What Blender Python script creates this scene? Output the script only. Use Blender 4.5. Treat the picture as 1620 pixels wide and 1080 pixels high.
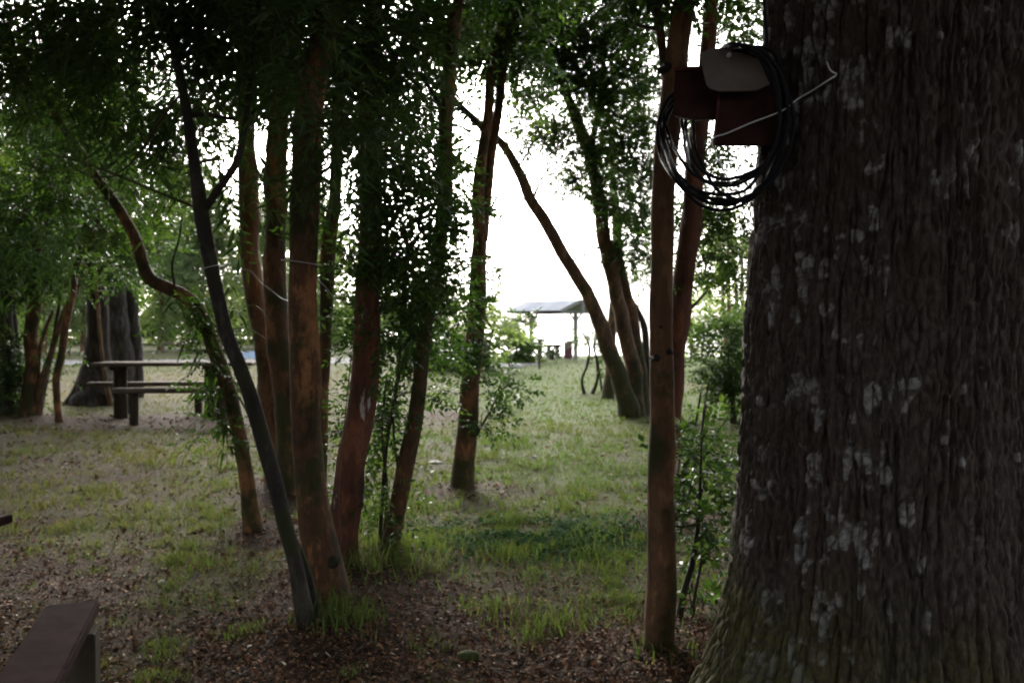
import bpy, math, random
import numpy as np
from mathutils import Vector, Matrix

for o in list(bpy.data.objects): bpy.data.objects.remove(o, do_unlink=True)
scene = bpy.context.scene
COL = scene.collection
R = math.radians
rng = np.random.default_rng(7)

# ------------------------------------------------------------------ camera, sky, sun, exposure
CAM_H, FPX, HORIZON = 1.4, 1400.0, 520.0
TILT = math.atan((540 - HORIZON) / FPX)
cam_d = bpy.data.cameras.new('camera'); cam = bpy.data.objects.new('camera', cam_d); COL.objects.link(cam)
cam.location = (0, 0, CAM_H); cam.rotation_euler = (R(90) - TILT, 0, 0)
cam_d.sensor_width = 23.5; cam_d.lens = FPX / 1620 * 23.5
cam_d.clip_start = 0.05; cam_d.clip_end = 6000
cam_d.dof.use_dof = True; cam_d.dof.focus_distance = 3.3; cam_d.dof.aperture_fstop = 2.6
scene.camera = cam

SUN_EL, SUN_AZ = R(24), R(-14)          # over the lake, a little to the left of the view
world = bpy.data.worlds.new('World'); scene.world = world; world.use_nodes = True
wn = world.node_tree.nodes; wl = world.node_tree.links
sky = wn.new('ShaderNodeTexSky'); sky.sky_type = 'NISHITA'; sky.sun_disc = False
sky.sun_elevation = SUN_EL; sky.sun_rotation = SUN_AZ
sky.air_density = 1.0; sky.dust_density = 6.0; sky.ozone_density = 1.0; sky.altitude = 200
hsv = wn.new('ShaderNodeHueSaturation'); hsv.inputs['Saturation'].default_value = 0.28
wl.new(sky.outputs[0], hsv.inputs['Color'])
wl.new(hsv.outputs[0], wn['Background'].inputs['Color'])
wn['Background'].inputs['Strength'].default_value = 0.15

sun_d = bpy.data.lights.new('sun', 'SUN'); sun_d.energy = 0.6; sun_d.angle = R(25); sun_d.color = (1.0, 0.95, 0.88)
sun = bpy.data.objects.new('sun', sun_d); COL.objects.link(sun)
sdir = Vector((math.sin(SUN_AZ) * math.cos(SUN_EL), math.cos(SUN_AZ) * math.cos(SUN_EL), math.sin(SUN_EL)))
sun.rotation_euler = sdir.to_track_quat('Z', 'Y').to_euler()

vs = scene.view_settings
vs.view_transform = 'Standard'; vs.look = 'None'; vs.gamma = 1.0; vs.use_curve_mapping = False
vs.exposure = 2.05
scene.render.engine = 'CYCLES'
cy = scene.cycles
cy.use_denoising = True
try: cy.denoiser = 'OPENIMAGEDENOISE'
except Exception: pass
cy.max_bounces = 8; cy.diffuse_bounces = 4; cy.glossy_bounces = 2; cy.transmission_bounces = 3; cy.transparent_max_bounces = 4
cy.pixel_filter_type = 'BLACKMAN_HARRIS'; cy.filter_width = 1.9
cy.use_adaptive_sampling = True; cy.adaptive_threshold = 0.02
cy.caustics_reflective = False; cy.caustics_refractive = False

# ------------------------------------------------------------------ helpers
def at(px, py, d):
    """point whose picture position is (px, py) at d metres in front of the camera (y = d)"""
    v = np.array([(px - 810) / FPX, (540 - py) / FPX, -1.0])
    a = math.pi / 2 - TILT
    w = np.array([v[0], v[1] * math.cos(a) - v[2] * math.sin(a), v[1] * math.sin(a) + v[2] * math.cos(a)])
    return np.array([0, 0, CAM_H]) + w * (d / w[1])

def gd(py):                       # distance of flat ground seen at row py
    return CAM_H * FPX / (py - HORIZON)

_P = rng.random((64, 64, 64)).astype(np.float32)
def vnoise(p, f=1.0, seed=0):
    q = np.asarray(p, dtype=np.float64) * f + seed * 17.31 + 100.0
    i = np.floor(q).astype(int); t = q - i; t = t * t * (3 - 2 * t)
    i0 = i & 63; i1 = (i + 1) & 63
    x0, y0, z0 = i0[..., 0], i0[..., 1], i0[..., 2]; x1, y1, z1 = i1[..., 0], i1[..., 1], i1[..., 2]
    tx, ty, tz = t[..., 0], t[..., 1], t[..., 2]
    def L(a, b, s): return a + (b - a) * s
    c = L(L(L(_P[x0, y0, z0], _P[x1, y0, z0], tx), L(_P[x0, y1, z0], _P[x1, y1, z0], tx), ty),
          L(L(_P[x0, y0, z1], _P[x1, y0, z1], tx), L(_P[x0, y1, z1], _P[x1, y1, z1], tx), ty), tz)
    return c
def fbm(p, f=1.0, oct=4, seed=0):
    s = 0; a = 0.5; n = 0
    for k in range(oct):
        s = s + a * vnoise(p, f, seed + k); n += a; a *= 0.5; f *= 2.03
    return s / n
def fbm2(x, y, f, oct=4, seed=0):
    return fbm(np.stack([x, y, np.zeros_like(x)], -1), f, oct, seed)
def sstep(a, b, x):
    t = np.clip((x - a) / (b - a), 0, 1); return t * t * (3 - 2 * t)

def mesh_np(name, verts, quads=None, tris=None, attrs=None, smooth=True):
    me = bpy.data.meshes.new(name)
    verts = np.asarray(verts, np.float32)
    nq = 0 if quads is None else len(quads); nt = 0 if tris is None else len(tris)
    me.vertices.add(len(verts)); me.vertices.foreach_set('co', verts.ravel())
    loops = []
    if nq: loops.append(np.asarray(quads, np.int32).ravel())
    if nt: loops.append(np.asarray(tris, np.int32).ravel())
    loops = np.concatenate(loops)
    me.loops.add(len(loops)); me.loops.foreach_set('vertex_index', loops)
    me.polygons.add(nq + nt)
    st = np.concatenate([np.arange(nq) * 4, nq * 4 + np.arange(nt) * 3]).astype(np.int32)
    me.polygons.foreach_set('loop_start', st)
    me.polygons.foreach_set('use_smooth', np.full(nq + nt, smooth, bool))
    me.update(calc_edges=True)
    for k, a in (attrs or {}).items():
        at_ = me.attributes.new(k, 'FLOAT', 'POINT'); at_.data.foreach_set('value', np.asarray(a, np.float32))
    return me

def link(name, me, mat=None, parent=None, loc=None):
    o = bpy.data.objects.new(name, me); COL.objects.link(o)
    if mat is not None: me.materials.append(mat)
    if parent is not None: o.parent = parent
    if loc is not None: o.location = loc
    return o
def tag(o, label=None, cat=None, group=None, kind=None):
    if label: o['label'] = label
    if cat: o['category'] = cat
    if group: o['group'] = group
    if kind: o['kind'] = kind
    return o
def thing(name, label, cat, loc=(0, 0, 0), group=None):
    o = bpy.data.objects.new(name, None); COL.objects.link(o); o.location = tuple(float(c) for c in loc)
    o.empty_display_size = 0.1
    return tag(o, label, cat, group)

class MB:
    def __init__(s): s.v = []; s.q = []; s.t = []; s.n = 0
    def add(s, v, q=None, t=None):
        v = np.asarray(v, float)
        if q is not None and len(q): s.q.append(np.asarray(q) + s.n)
        if t is not None and len(t): s.t.append(np.asarray(t) + s.n)
        s.v.append(v); s.n += len(v)
    def box(s, c, size, rot=None, bev=0.0):
        """box with a chamfer on its long edges"""
        h = np.array(size) / 2.0
        b = min(bev, h.min() * 0.6)
        if b <= 0:
            sg = np.array([[i, j, k] for k in (-1, 1) for j in (-1, 1) for i in (-1, 1)], float)
            v = sg * h
            q = [[0, 2, 3, 1], [4, 5, 7, 6], [0, 1, 5, 4], [2, 6, 7, 3], [0, 4, 6, 2], [1, 3, 7, 5]]
            t = None
        else:
            import bmesh
            bm = bmesh.new(); bmesh.ops.create_cube(bm, size=2.0)
            for w in bm.verts: w.co = Vector((w.co.x * h[0], w.co.y * h[1], w.co.z * h[2]))
            bmesh.ops.bevel(bm, geom=list(bm.edges), offset=b, segments=1, affect='EDGES')
            bm.verts.index_update()
            v = np.array([w.co[:] for w in bm.verts]); q = []; t = []
            for f in bm.faces:
                ids = [w.index for w in f.verts]
                (q if len(ids) == 4 else t).append(ids)
            bm.free()
        if rot is not None: v = v @ np.array(rot).T
        s.add(v + np.array(c), q, t)
    def tube(s, pts, rad, seg=8, cap=True):
        v, q, t = tube(pts, rad, seg, cap); s.add(v, q, t)
    def mesh(s, name, smooth=False):
        return mesh_np(name, np.concatenate(s.v), np.concatenate(s.q) if s.q else None, np.concatenate(s.t) if s.t else None, smooth=smooth)
    def build(s, name, mat, parent=None, loc=None, smooth=False):
        return link(name, s.mesh(name, smooth), mat, parent, loc)

def rotz(a): c, s = math.cos(a), math.sin(a); return np.array([[c, -s, 0], [s, c, 0], [0, 0, 1]])
def rotx(a): c, s = math.cos(a), math.sin(a); return np.array([[1, 0, 0], [0, c, -s], [0, s, c]])
def roty(a): c, s = math.cos(a), math.sin(a); return np.array([[c, 0, s], [0, 1, 0], [-s, 0, c]])

def catmull(P, n):
    """P: (k,m) control points -> n samples, spread by arc length"""
    P = np.asarray(P, float)
    Q = np.vstack([2 * P[0] - P[1], P, 2 * P[-1] - P[-2]])
    out = []
    per = 24
    for i in range(1, len(Q) - 2):
        t = np.linspace(0, 1, per, endpoint=False)[:, None]
        a, b, c, d = Q[i - 1], Q[i], Q[i + 1], Q[i + 2]
        out.append(0.5 * ((2 * b) + (c - a) * t + (2 * a - 5 * b + 4 * c - d) * t ** 2 + (3 * b - a - 3 * c + d) * t ** 3))
    out = np.vstack(out + [P[-1][None]])
    L = np.concatenate([[0], np.cumsum(np.linalg.norm(np.diff(out[:, :3], axis=0), axis=1))])
    s = np.linspace(0, L[-1], n)
    return np.stack([np.interp(s, L, out[:, k]) for k in range(out.shape[1])], 1), L[-1]

def frames(pts):
    T = np.gradient(pts, axis=0); T /= np.linalg.norm(T, axis=1)[:, None] + 1e-9
    n = np.zeros_like(pts)
    ref = np.array([1.0, 0, 0]) if abs(T[0][0]) < 0.9 else np.array([0, 1.0, 0])
    cur = ref - T[0] * ref.dot(T[0])
    for i in range(len(pts)):
        cur = cur - T[i] * cur.dot(T[i]); cur = cur / (np.linalg.norm(cur) + 1e-9); n[i] = cur
    return T, n, np.cross(T, n)

def tube(pts, rad, seg=8, cap=True, lump=0.0, lf=6.0, seed=0):
    pts = np.asarray(pts, float); rad = np.broadcast_to(np.asarray(rad, float), (len(pts),))
    T, N, B = frames(pts)
    th = np.linspace(0, 2 * np.pi, seg, endpoint=False)
    ring = N[:, None] * np.cos(th)[None, :, None] + B[:, None] * np.sin(th)[None, :, None]
    r = rad[:, None] * np.ones(seg)[None]
    if lump > 0:
        pp = pts[:, None] + ring * rad[:, None, None]
        r = r * (1 + lump * (fbm(pp * np.array([1, 1, 0.45]), lf, 3, seed) - 0.5) * 2)
    v = (pts[:, None] + ring * r[..., None]).reshape(-1, 3)
    n = len(pts)
    i = np.arange(n - 1)[:, None] * seg; j = np.arange(seg)[None]; j2 = (j + 1) % seg
    q = np.stack([i + j, i + j2, i + seg + j2, i + seg + j], -1).reshape(-1, 4)
    t = None
    if cap:
        v = np.vstack([v, pts[0], pts[-1]]); a, b = len(v) - 2, len(v) - 1
        jj = np.arange(seg); jn = (jj + 1) % seg
        t = np.vstack([np.stack([np.full(seg, a), jn, jj], 1), np.stack([np.full(seg, b), (n - 1) * seg + jj, (n - 1) * seg + jn], 1)])
    return v, q, t

# ------------------------------------------------------------------ materials
def new_mat(name):
    m = bpy.data.materials.new(name); m.use_nodes = True
    nt = m.node_tree; b = nt.nodes['Principled BSDF']
    return m, nt, b
def N(nt, typ, **kw):
    n = nt.nodes.new(typ)
    for k, v in kw.items():
        if k.startswith('i_'): n.inputs[k[2:].replace('_', ' ')].default_value = v
        else: setattr(n, k, v)
    return n
def ramp(nt, src, stops, interp='LINEAR'):
    r = nt.nodes.new('ShaderNodeValToRGB'); r.color_ramp.interpolation = interp
    el = r.color_ramp.elements
    while len(el) < len(stops): el.new(0.5)
    for e, (p, c) in zip(el, stops):
        e.position = p; e.color = (*c, 1) if len(c) == 3 else c
    nt.links.new(src, r.inputs[0]); return r.outputs[0]
def mixc(nt, fac, a, b, blend='MIX'):
    m = nt.nodes.new('ShaderNodeMix'); m.data_type = 'RGBA'; m.blend_type = blend
    for s, v in ((m.inputs[0], fac), (m.inputs[6], a), (m.inputs[7], b)):
        if hasattr(v, 'node'): nt.links.new(v, s)
        elif isinstance(v, (tuple, list)): s.default_value = (*v, 1)
        else: s.default_value = v
    return m.outputs[2]
def mathn(nt, op, a, b=None, c=None):
    m = nt.nodes.new('ShaderNodeMath'); m.operation = op
    for s, v in zip(m.inputs, (a, b, c)):
        if v is None: continue
        if hasattr(v, 'node'): nt.links.new(v, s)
        else: s.default_value = v
    return m.outputs[0]
def coords(nt, scale=(1, 1, 1), rand=True):
    tc = nt.nodes.new('ShaderNodeTexCoord'); src = tc.outputs['Object']
    mp = nt.nodes.new('ShaderNodeMapping'); mp.inputs['Scale'].default_value = scale
    nt.links.new(src, mp.inputs['Vector'])
    if rand:
        oi = nt.nodes.new('ShaderNodeObjectInfo')
        mul = mathn(nt, 'MULTIPLY', oi.outputs['Random'], 57.0)
        cb = nt.nodes.new('ShaderNodeCombineXYZ')
        for k in range(3): nt.links.new(mul, cb.inputs[k])
        nt.links.new(cb.outputs[0], mp.inputs['Location'])
    return mp.outputs[0]
def noise(nt, vec, scale, detail=4, rough=0.55):
    n = nt.nodes.new('ShaderNodeTexNoise'); n.inputs['Scale'].default_value = scale
    n.inputs['Detail'].default_value = detail; n.inputs['Roughness'].default_value = rough
    nt.links.new(vec, n.inputs['Vector']); return n.outputs[0]
def bump(nt, b, h, strength=0.5, dist=0.01):
    n = nt.nodes.new('ShaderNodeBump'); n.inputs['Strength'].default_value = strength; n.inputs['Distance'].default_value = dist
    nt.links.new(h, n.inputs['Height']); nt.links.new(n.outputs[0], b.inputs['Normal'])

def smooth_bark(name, dark, mid, light, pale, pale_amt=0.62, moss=0.5, foot=0.07):
    """smooth peeling bark: cinnamon patches, pale scars, moss near the ground"""
    m, nt, b = new_mat(name)
    v = coords(nt, (1, 1, 0.35)); v2 = coords(nt, (1, 1, 0.22)); v3 = coords(nt)
    n1 = noise(nt, v, 8, 8, 0.68)
    c = ramp(nt, n1, [(0.36, dark), (0.46, mid), (0.52, mid), (0.58, light)])
    n2 = noise(nt, v2, 8.5, 5, 0.62)
    c = mixc(nt, ramp(nt, n2, [(pale_amt, (0, 0, 0)), (pale_amt + 0.03, (1, 1, 1))]), c, pale)
    fine = noise(nt, v, 75, 6, 0.7)
    c = mixc(nt, 0.5, c, ramp(nt, fine, [(0.25, (0.35, 0.35, 0.35)), (0.7, (1.2, 1.2, 1.2))]), 'MULTIPLY')
    ms = noise(nt, v3, 3.2, 4, 0.65)
    tc = nt.nodes.new('ShaderNodeTexCoord'); sp = nt.nodes.new('ShaderNodeSeparateXYZ'); nt.links.new(tc.outputs['Object'], sp.inputs[0])
    mr = nt.nodes.new('ShaderNodeMapRange'); mr.inputs[1].default_value = 0.1; mr.inputs[2].default_value = 1.5; mr.inputs[3].default_value = foot; mr.inputs[4].default_value = 0.0
    nt.links.new(sp.outputs[2], mr.inputs[0]); ms = mathn(nt, 'ADD', ms, mr.outputs[0])     # moss grows thicker near the damp ground
    c = mixc(nt, ramp(nt, ms, [(moss, (0, 0, 0)), (moss + 0.12, (0.85, 0.85, 0.85))]), c, (0.028, 0.034, 0.010))
    nt.links.new(c, b.inputs['Base Color'])
    b.inputs['Roughness'].default_value = 0.78; b.inputs['Specular IOR Level'].default_value = 0.25
    bump(nt, b, mathn(nt, 'ADD', mathn(nt, 'MULTIPLY', n1, 0.9), mathn(nt, 'MULTIPLY', fine, 0.5)), 0.9, 0.018)
    return m
def rough_bark(name, dark, mid, light):
    m, nt, b = new_mat(name)
    v = coords(nt, (1, 1, 0.16)); v3 = coords(nt)
    n1 = noise(nt, v, 22, 5, 0.65); n2 = noise(nt, v3, 6, 4)
    c = ramp(nt, n1, [(0.33, dark), (0.52, mid), (0.70, light)])
    c = mixc(nt, ramp(nt, n2, [(0.60, (0, 0, 0)), (0.70, (0.7, 0.7, 0.7))]), c, (0.04, 0.045, 0.018))
    nt.links.new(c, b.inputs['Base Color']); b.inputs['Roughness'].default_value = 0.9
    b.inputs['Specular IOR Level'].default_value = 0.2
    bump(nt, b, n1, 1.0, 0.03)
    return m
def leaf_mat(name, c0, c1, c2, trans=0.42, rough=0.42, spec=0.3):
    m, nt, b = new_mat(name)
    a = N(nt, 'ShaderNodeAttribute', attribute_name='tint')
    c = ramp(nt, a.outputs['Fac'], [(0.0, c0), (0.6, c1), (1.0, c2)])
    nt.links.new(c, b.inputs['Base Color']); b.inputs['Roughness'].default_value = rough
    b.inputs['Specular IOR Level'].default_value = spec
    tr = N(nt, 'ShaderNodeBsdfTranslucent')
    tc = mixc(nt, 1.0, c, (1.5, 1.7, 0.7), 'MULTIPLY'); nt.links.new(tc, tr.inputs['Color'])
    mx = N(nt, 'ShaderNodeMixShader'); mx.inputs[0].default_value = trans
    nt.links.new(b.outputs[0], mx.inputs[1]); nt.links.new(tr.outputs[0], mx.inputs[2])
    nt.links.new(mx.outputs[0], nt.nodes['Material Output'].inputs['Surface'])
    return m
def plain(name, col, rough=0.7, var=0.25, scale=30, stretch=(1, 1, 1), spec=0.3, bmp=0.2, metal=0.0):
    m, nt, b = new_mat(name)
    v = coords(nt, stretch); n1 = noise(nt, v, scale, 5, 0.6); n2 = noise(nt, v, scale * 0.2, 3)
    lo = tuple(c * (1 - var) for c in col); hi = tuple(min(1, c * (1 + var)) for c in col)
    c = ramp(nt, mathn(nt, 'ADD', mathn(nt, 'MULTIPLY', n1, 0.6), mathn(nt, 'MULTIPLY', n2, 0.4)), [(0.35, lo), (0.65, hi)])
    nt.links.new(c, b.inputs['Base Color']); b.inputs['Roughness'].default_value = rough
    b.inputs['Specular IOR Level'].default_value = spec; b.inputs['Metallic'].default_value = metal
    bump(nt, b, n1, bmp, 0.004)
    return m

M = {}
M['cinnamon'] = smooth_bark('cinnamon_bark', (0.032, 0.021, 0.013), (0.105, 0.053, 0.027), (0.26, 0.125, 0.056), (0.28, 0.24, 0.19), 0.69, 0.50)
M['orange'] = smooth_bark('orange_bark', (0.060, 0.037, 0.022), (0.145, 0.083, 0.047), (0.26, 0.155, 0.085), (0.36, 0.30, 0.24), 0.70, 0.56)
M['mossbark'] = smooth_bark('moss_footed_bark', (0.035, 0.022, 0.015), (0.10, 0.056, 0.033), (0.20, 0.115, 0.065), (0.30, 0.26, 0.22), 0.70, 0.54, 0.26)
M['mossytrunk'] = smooth_bark('mossy_trunk_bark', (0.036, 0.023, 0.014), (0.105, 0.052, 0.027), (0.30, 0.14, 0.060), (0.30, 0.25, 0.20), 0.71, 0.45, -0.04)
M['straightbark'] = smooth_bark('mottled_brown_bark', (0.055, 0.032, 0.019), (0.150, 0.080, 0.043), (0.25, 0.135, 0.072), (0.32, 0.26, 0.20), 0.70, 0.56, 0.09)
M['redbark'] = smooth_bark('red_brown_bark', (0.040, 0.019, 0.013), (0.105, 0.040, 0.024), (0.19, 0.075, 0.040), (0.40, 0.35, 0.33), 0.60, 0.62)
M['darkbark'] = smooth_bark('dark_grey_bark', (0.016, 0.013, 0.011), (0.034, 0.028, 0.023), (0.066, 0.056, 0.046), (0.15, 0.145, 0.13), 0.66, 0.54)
M['greybark'] = rough_bark('grey_furrowed_bark', (0.018, 0.015, 0.014), (0.058, 0.050, 0.045), (0.12, 0.105, 0.097))
M['brownbark'] = rough_bark('brown_furrowed_bark', (0.010, 0.008, 0.006), (0.028, 0.020, 0.016), (0.058, 0.043, 0.034))
M['twig'] = plain('twig_bark', (0.055, 0.038, 0.026), 0.85)
M['leaf'] = leaf_mat('dark_leaf', (0.018, 0.035, 0.012), (0.040, 0.075, 0.020), (0.085, 0.125, 0.030))
M['frond'] = leaf_mat('strap_leaf', (0.018, 0.035, 0.012), (0.040, 0.070, 0.020), (0.075, 0.11, 0.030), 0.3, 0.75, 0.1)
M['leaf_soft'] = leaf_mat('soft_green_leaf', (0.022, 0.042, 0.016), (0.045, 0.082, 0.026), (0.08, 0.12, 0.035), 0.3, 0.55)
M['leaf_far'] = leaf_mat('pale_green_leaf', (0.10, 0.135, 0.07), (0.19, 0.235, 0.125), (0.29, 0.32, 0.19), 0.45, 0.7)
M['leaf_bright'] = leaf_mat('bright_green_leaf', (0.026, 0.048, 0.013), (0.052, 0.092, 0.022), (0.10, 0.145, 0.034), 0.42)
M['grass'] = leaf_mat('grass_blades', (0.15, 0.122, 0.070), (0.078, 0.094, 0.036), (0.086, 0.134, 0.047), 0.35, 0.8, 0.08)
M['clover'] = leaf_mat('clover_leaf', (0.018, 0.045, 0.018), (0.03, 0.075, 0.03), (0.05, 0.11, 0.04), 0.25, 0.9, 0.05)
M['painted'] = plain('worn_oxblood_paint', (0.030, 0.018, 0.017), 0.9, 0.5, 14, (1, 1, 1), 0.02, 0.5)
M['darkpaint'] = plain('dark_maroon_paint', (0.046, 0.022, 0.019), 0.85, 0.3, 18, spec=0.06)
M['oldwood'] = plain('weathered_wood', (0.105, 0.082, 0.066), 0.9, 0.45, 22, (0.15, 1, 1), spec=0.1)
M['postwood'] = plain('dark_post_wood', (0.050, 0.041, 0.030), 0.9, 0.45, 16, (1, 1, 0.2), spec=0.05)
M['greyboard'] = plain('grey_brown_board', (0.17, 0.138, 0.123), 0.8, 0.12, 25, spec=0.1)
M['cable'] = plain('black_cable_sheath', (0.012, 0.013, 0.017), 0.6, 0.1, 40, spec=0.15, bmp=0.05)
M['white'] = plain('white_wire', (0.80, 0.80, 0.84), 0.5, 0.1)
M['string'] = plain('pale_string', (0.42, 0.42, 0.42), 0.8, 0.2)
M['boxpaint'] = plain('maroon_paint', (0.12, 0.05, 0.042), 0.85, 0.3, 18, spec=0.05)
M['steel'] = plain('galvanised_roof', (0.36, 0.38, 0.42), 0.75, 0.08, 20, metal=0.0, spec=0.08)
M['shelterwood'] = plain('pale_painted_timber', (0.26, 0.26, 0.26), 0.8, 0.15, spec=0.1)
M['darkwood'] = plain('dark_timber', (0.055, 0.045, 0.038), 0.85, 0.2, spec=0.1)
M['stone'] = plain('pale_stone', (0.45, 0.44, 0.42), 0.85, 0.2, 12)
M['redboard'] = plain('dark_red_board', (0.11, 0.045, 0.052), 0.8, 0.2)
M['bluetarp'] = plain('pale_blue_sheet', (0.24, 0.31, 0.42), 0.5, 0.1)
M['moss'] = plain('moss', (0.06, 0.075, 0.015), 0.95, 0.4, 60, bmp=0.8)

# ------------------------------------------------------------------ the setting: ground, lake, gravel
TRUNK_BASES = [(482, 1000), (400, 845), (440, 770), (455, 785), (515, 955), (540, 905), (615, 885), (730, 775), (1000, 662), (1042, 1045),
               (935, 625), (960, 628), (140, 640), (200, 632), (60, 665), (92, 670), (20, 662), (1058, 835)]
TB = np.array([at(px, py, gd(py))[:2] for px, py in TRUNK_BASES])
BIG = np.array([1.353, 3.2])

def shore(x): return 47.5 + 90 * sstep(-5, -16, x) + 1.2 * np.sin(x * 0.35)
def ground_h(x, y):
    x = np.asarray(x, float); y = np.asarray(y, float)
    near = 1 - sstep(14, 30, np.hypot(x, y))
    h = (fbm2(x, y, 0.55, 3, 3) - 0.5) * 0.13 * near + (fbm2(x, y, 3.1, 2, 5) - 0.5) * 0.035 * near
    for bx, by in TB:
        d2 = (x - bx) ** 2 + (y - by) ** 2
        h = h + 0.05 * np.exp(-d2 / 0.16)
    h = h + 0.09 * np.exp(-((x - BIG[0]) ** 2 + (y - BIG[1]) ** 2) / 0.8)
    s = shore(x)
    return h - 3.0 * sstep(s - 1.5, s + 9, y)
def grassiness(x, y):
    x = np.asarray(x, float); y = np.asarray(y, float)
    px = 810 + x / np.maximum(y, 0.5) * FPX
    g = 0.06 + 0.40 * sstep(4.0, 6.4, y) + 0.28 * sstep(8.5, 14, y)
    g = g + 0.30 * np.exp(-((x - 0.45) / 0.75) ** 2) * sstep(3.6, 4.6, y) * (1 - 0.4 * sstep(8, 12, y))
    g = g + 0.22 * sstep(-1.2, 0.5, x) * sstep(8, 11, y)
    tbl = np.exp(-(((x + 5.0) / 2.6) ** 2 + ((y - 13.6) / 1.7) ** 2)); g = g - 0.75 * tbl
    g = g - 0.55 * np.exp(-(((x + 0.95) / 0.6) ** 2 + ((y - 13.6) / 1.3) ** 2))
    g = g + 1.25 * (fbm2(x, y, 0.9, 4, 11) - 0.5) + 0.9 * (fbm2(x, y, 3.3, 3, 13) - 0.5) * (1 - sstep(14, 25, y))
    for bx, by in TB:
        d = np.hypot(x - bx, y - by); g = g - 0.55 * np.exp(-(d / 0.38) ** 2)
    return np.clip(g, 0, 1)
def dryness(x, y):
    d = 0.34 + 0.9 * (fbm2(x, y, 0.6, 3, 21) - 0.5) + 0.30 * sstep(-1.0, -4, x) * (1 - sstep(20, 24, y))
    d = d + 0.9 * np.exp(-(((x + 8.5) / 5.0) ** 2 + ((y - 24) / 4.5) ** 2))
    d = d + 0.9 * np.exp(-(((x - 4.6) / 1.6) ** 2 + ((y - 21) / 3.0) ** 2))
    d = d - 0.25 * np.exp(-(((x - 1.5) / 3.5) ** 2 + ((y - 9.0) / 3.0) ** 2))
    d = d - 0.45 * sstep(11, 17, y) * sstep(-3, 0, x)
    return np.clip(d, 0, 1)

def graded(lo, hi, step, grow, start=0.0):
    out = [start]; s = step
    while out[-1] < hi: out.append(out[-1] + s); s *= grow
    neg = [start]; s = step
    while neg[-1] > lo: neg.append(neg[-1] - s); s *= grow
    return np.array(sorted(set(neg[1:] + out)))
gx = graded(-2500, 2500, 0.08, 1.045, 0.0)
gy = np.concatenate([graded(-400, 3.9, 0.14, 1.12, 4.0)[:-2], np.array([])])
gy = gy[gy < 3.95]; gy = np.concatenate([gy, graded(3.9, 3500, 0.07, 1.032, 4.0)])
gy = np.array(sorted(set(np.round(gy, 4))))
X, Y = np.meshgrid(gx, gy); Z = ground_h(X, Y)
nx, ny = len(gx), len(gy)
i = np.arange(ny - 1)[:, None] * nx; j = np.arange(nx - 1)[None]
gq = np.stack([i + j, i + j + 1, i + nx + j + 1, i + nx + j], -1).reshape(-1, 4)
gme = mesh_np('ground', np.stack([X, Y, Z], -1).reshape(-1, 3), gq,
              attrs={'grass': grassiness(X, Y).ravel(), 'dry': dryness(X, Y).ravel()})
m, nt, b = new_mat('forest_floor')
ga = N(nt, 'ShaderNodeAttribute', attribute_name='grass'); da = N(nt, 'ShaderNodeAttribute', attribute_name='dry')
v = coords(nt, rand=False)
n1 = noise(nt, v, 55, 5, 0.7); n2 = noise(nt, v, 9, 4, 0.6); n3 = noise(nt, v, 1.2, 3)
soil = ramp(nt, n1, [(0.32, (0.022, 0.015, 0.011)), (0.5, (0.055, 0.036, 0.025)), (0.7, (0.11, 0.073, 0.050))])
green = ramp(nt, n2, [(0.35, (0.062, 0.088, 0.030)), (0.65, (0.115, 0.155, 0.055))])
tan = ramp(nt, n2, [(0.35, (0.085, 0.078, 0.044)), (0.65, (0.155, 0.138, 0.080))])
gc = mixc(nt, da.outputs['Fac'], green, tan)
fac = mathn(nt, 'MULTIPLY', ga.outputs['Fac'], ramp(nt, n1, [(0.2, (0.45, 0.45, 0.45)), (0.7, (1, 1, 1))]))
c = mixc(nt, fac, soil, gc)
nt.links.new(c, b.inputs['Base Color']); b.inputs['Roughness'].default_value = 0.95; b.inputs['Specular IOR Level'].default_value = 0.1
bump(nt, b, mathn(nt, 'ADD', n1, n2), 0.9, 0.03)
tag(link('ground', gme, m), kind='structure')

# lake
lm, nt, b = new_mat('lake_water')
b.inputs['Base Color'].default_value = (0.05, 0.075, 0.09, 1); b.inputs['Roughness'].default_value = 0.12; b.inputs['IOR'].default_value = 1.33
v = coords(nt, (0.5, 1, 1), rand=False); bump(nt, b, noise(nt, v, 1.1, 4, 0.6), 0.25, 0.08)
lx = np.array([-60, 5000.0]); 
lme = mesh_np('lake', [[-4000, 42, -1.2], [5000, 42, -1.2], [5000, 5500, -1.2], [-4000, 5500, -1.2]], [[0, 1, 2, 3]])
tag(link('lake', lme, lm), kind='structure')

# gravel track at the far side of the lawn, gravel patch beside the shelter
m, nt, b = new_mat('grey_gravel'); v = coords(nt, rand=False)
n1 = noise(nt, v, 9, 5, 0.7)
nt.links.new(ramp(nt, n1, [(0.3, (0.10, 0.097, 0.10)), (0.7, (0.21, 0.205, 0.21))]), b.inputs['Base Color']); b.inputs['Roughness'].default_value = 0.95
bump(nt, b, n1, 0.8, 0.05)
def sheet(name, pts, mat, z=0.012):
    pts = np.array(pts); n = len(pts)
    c = pts.mean(0); V = [[c[0], c[1], z]] + [[p[0], p[1], z] for p in pts]
    return tag(link(name, mesh_np(name, V, None, [[0, 1 + k, 1 + (k + 1) % n] for k in range(n)]), mat), kind='structure')
track = []
for t in np.linspace(0, 1, 24): track.append((-40 + 34 * t, 39.5 - 5.5 * math.sin(t * 2.6) - 1.2 * math.sin(9 * t)))
for t in np.linspace(1, 0, 24): track.append((-40 + 34 * t, 46.5 - 6.0 * math.sin(t * 2.4) - 0.8 * math.sin(11 * t + 1)))
sheet('gravel_track', track, m)
pc = at(805, 577, gd(577))
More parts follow.
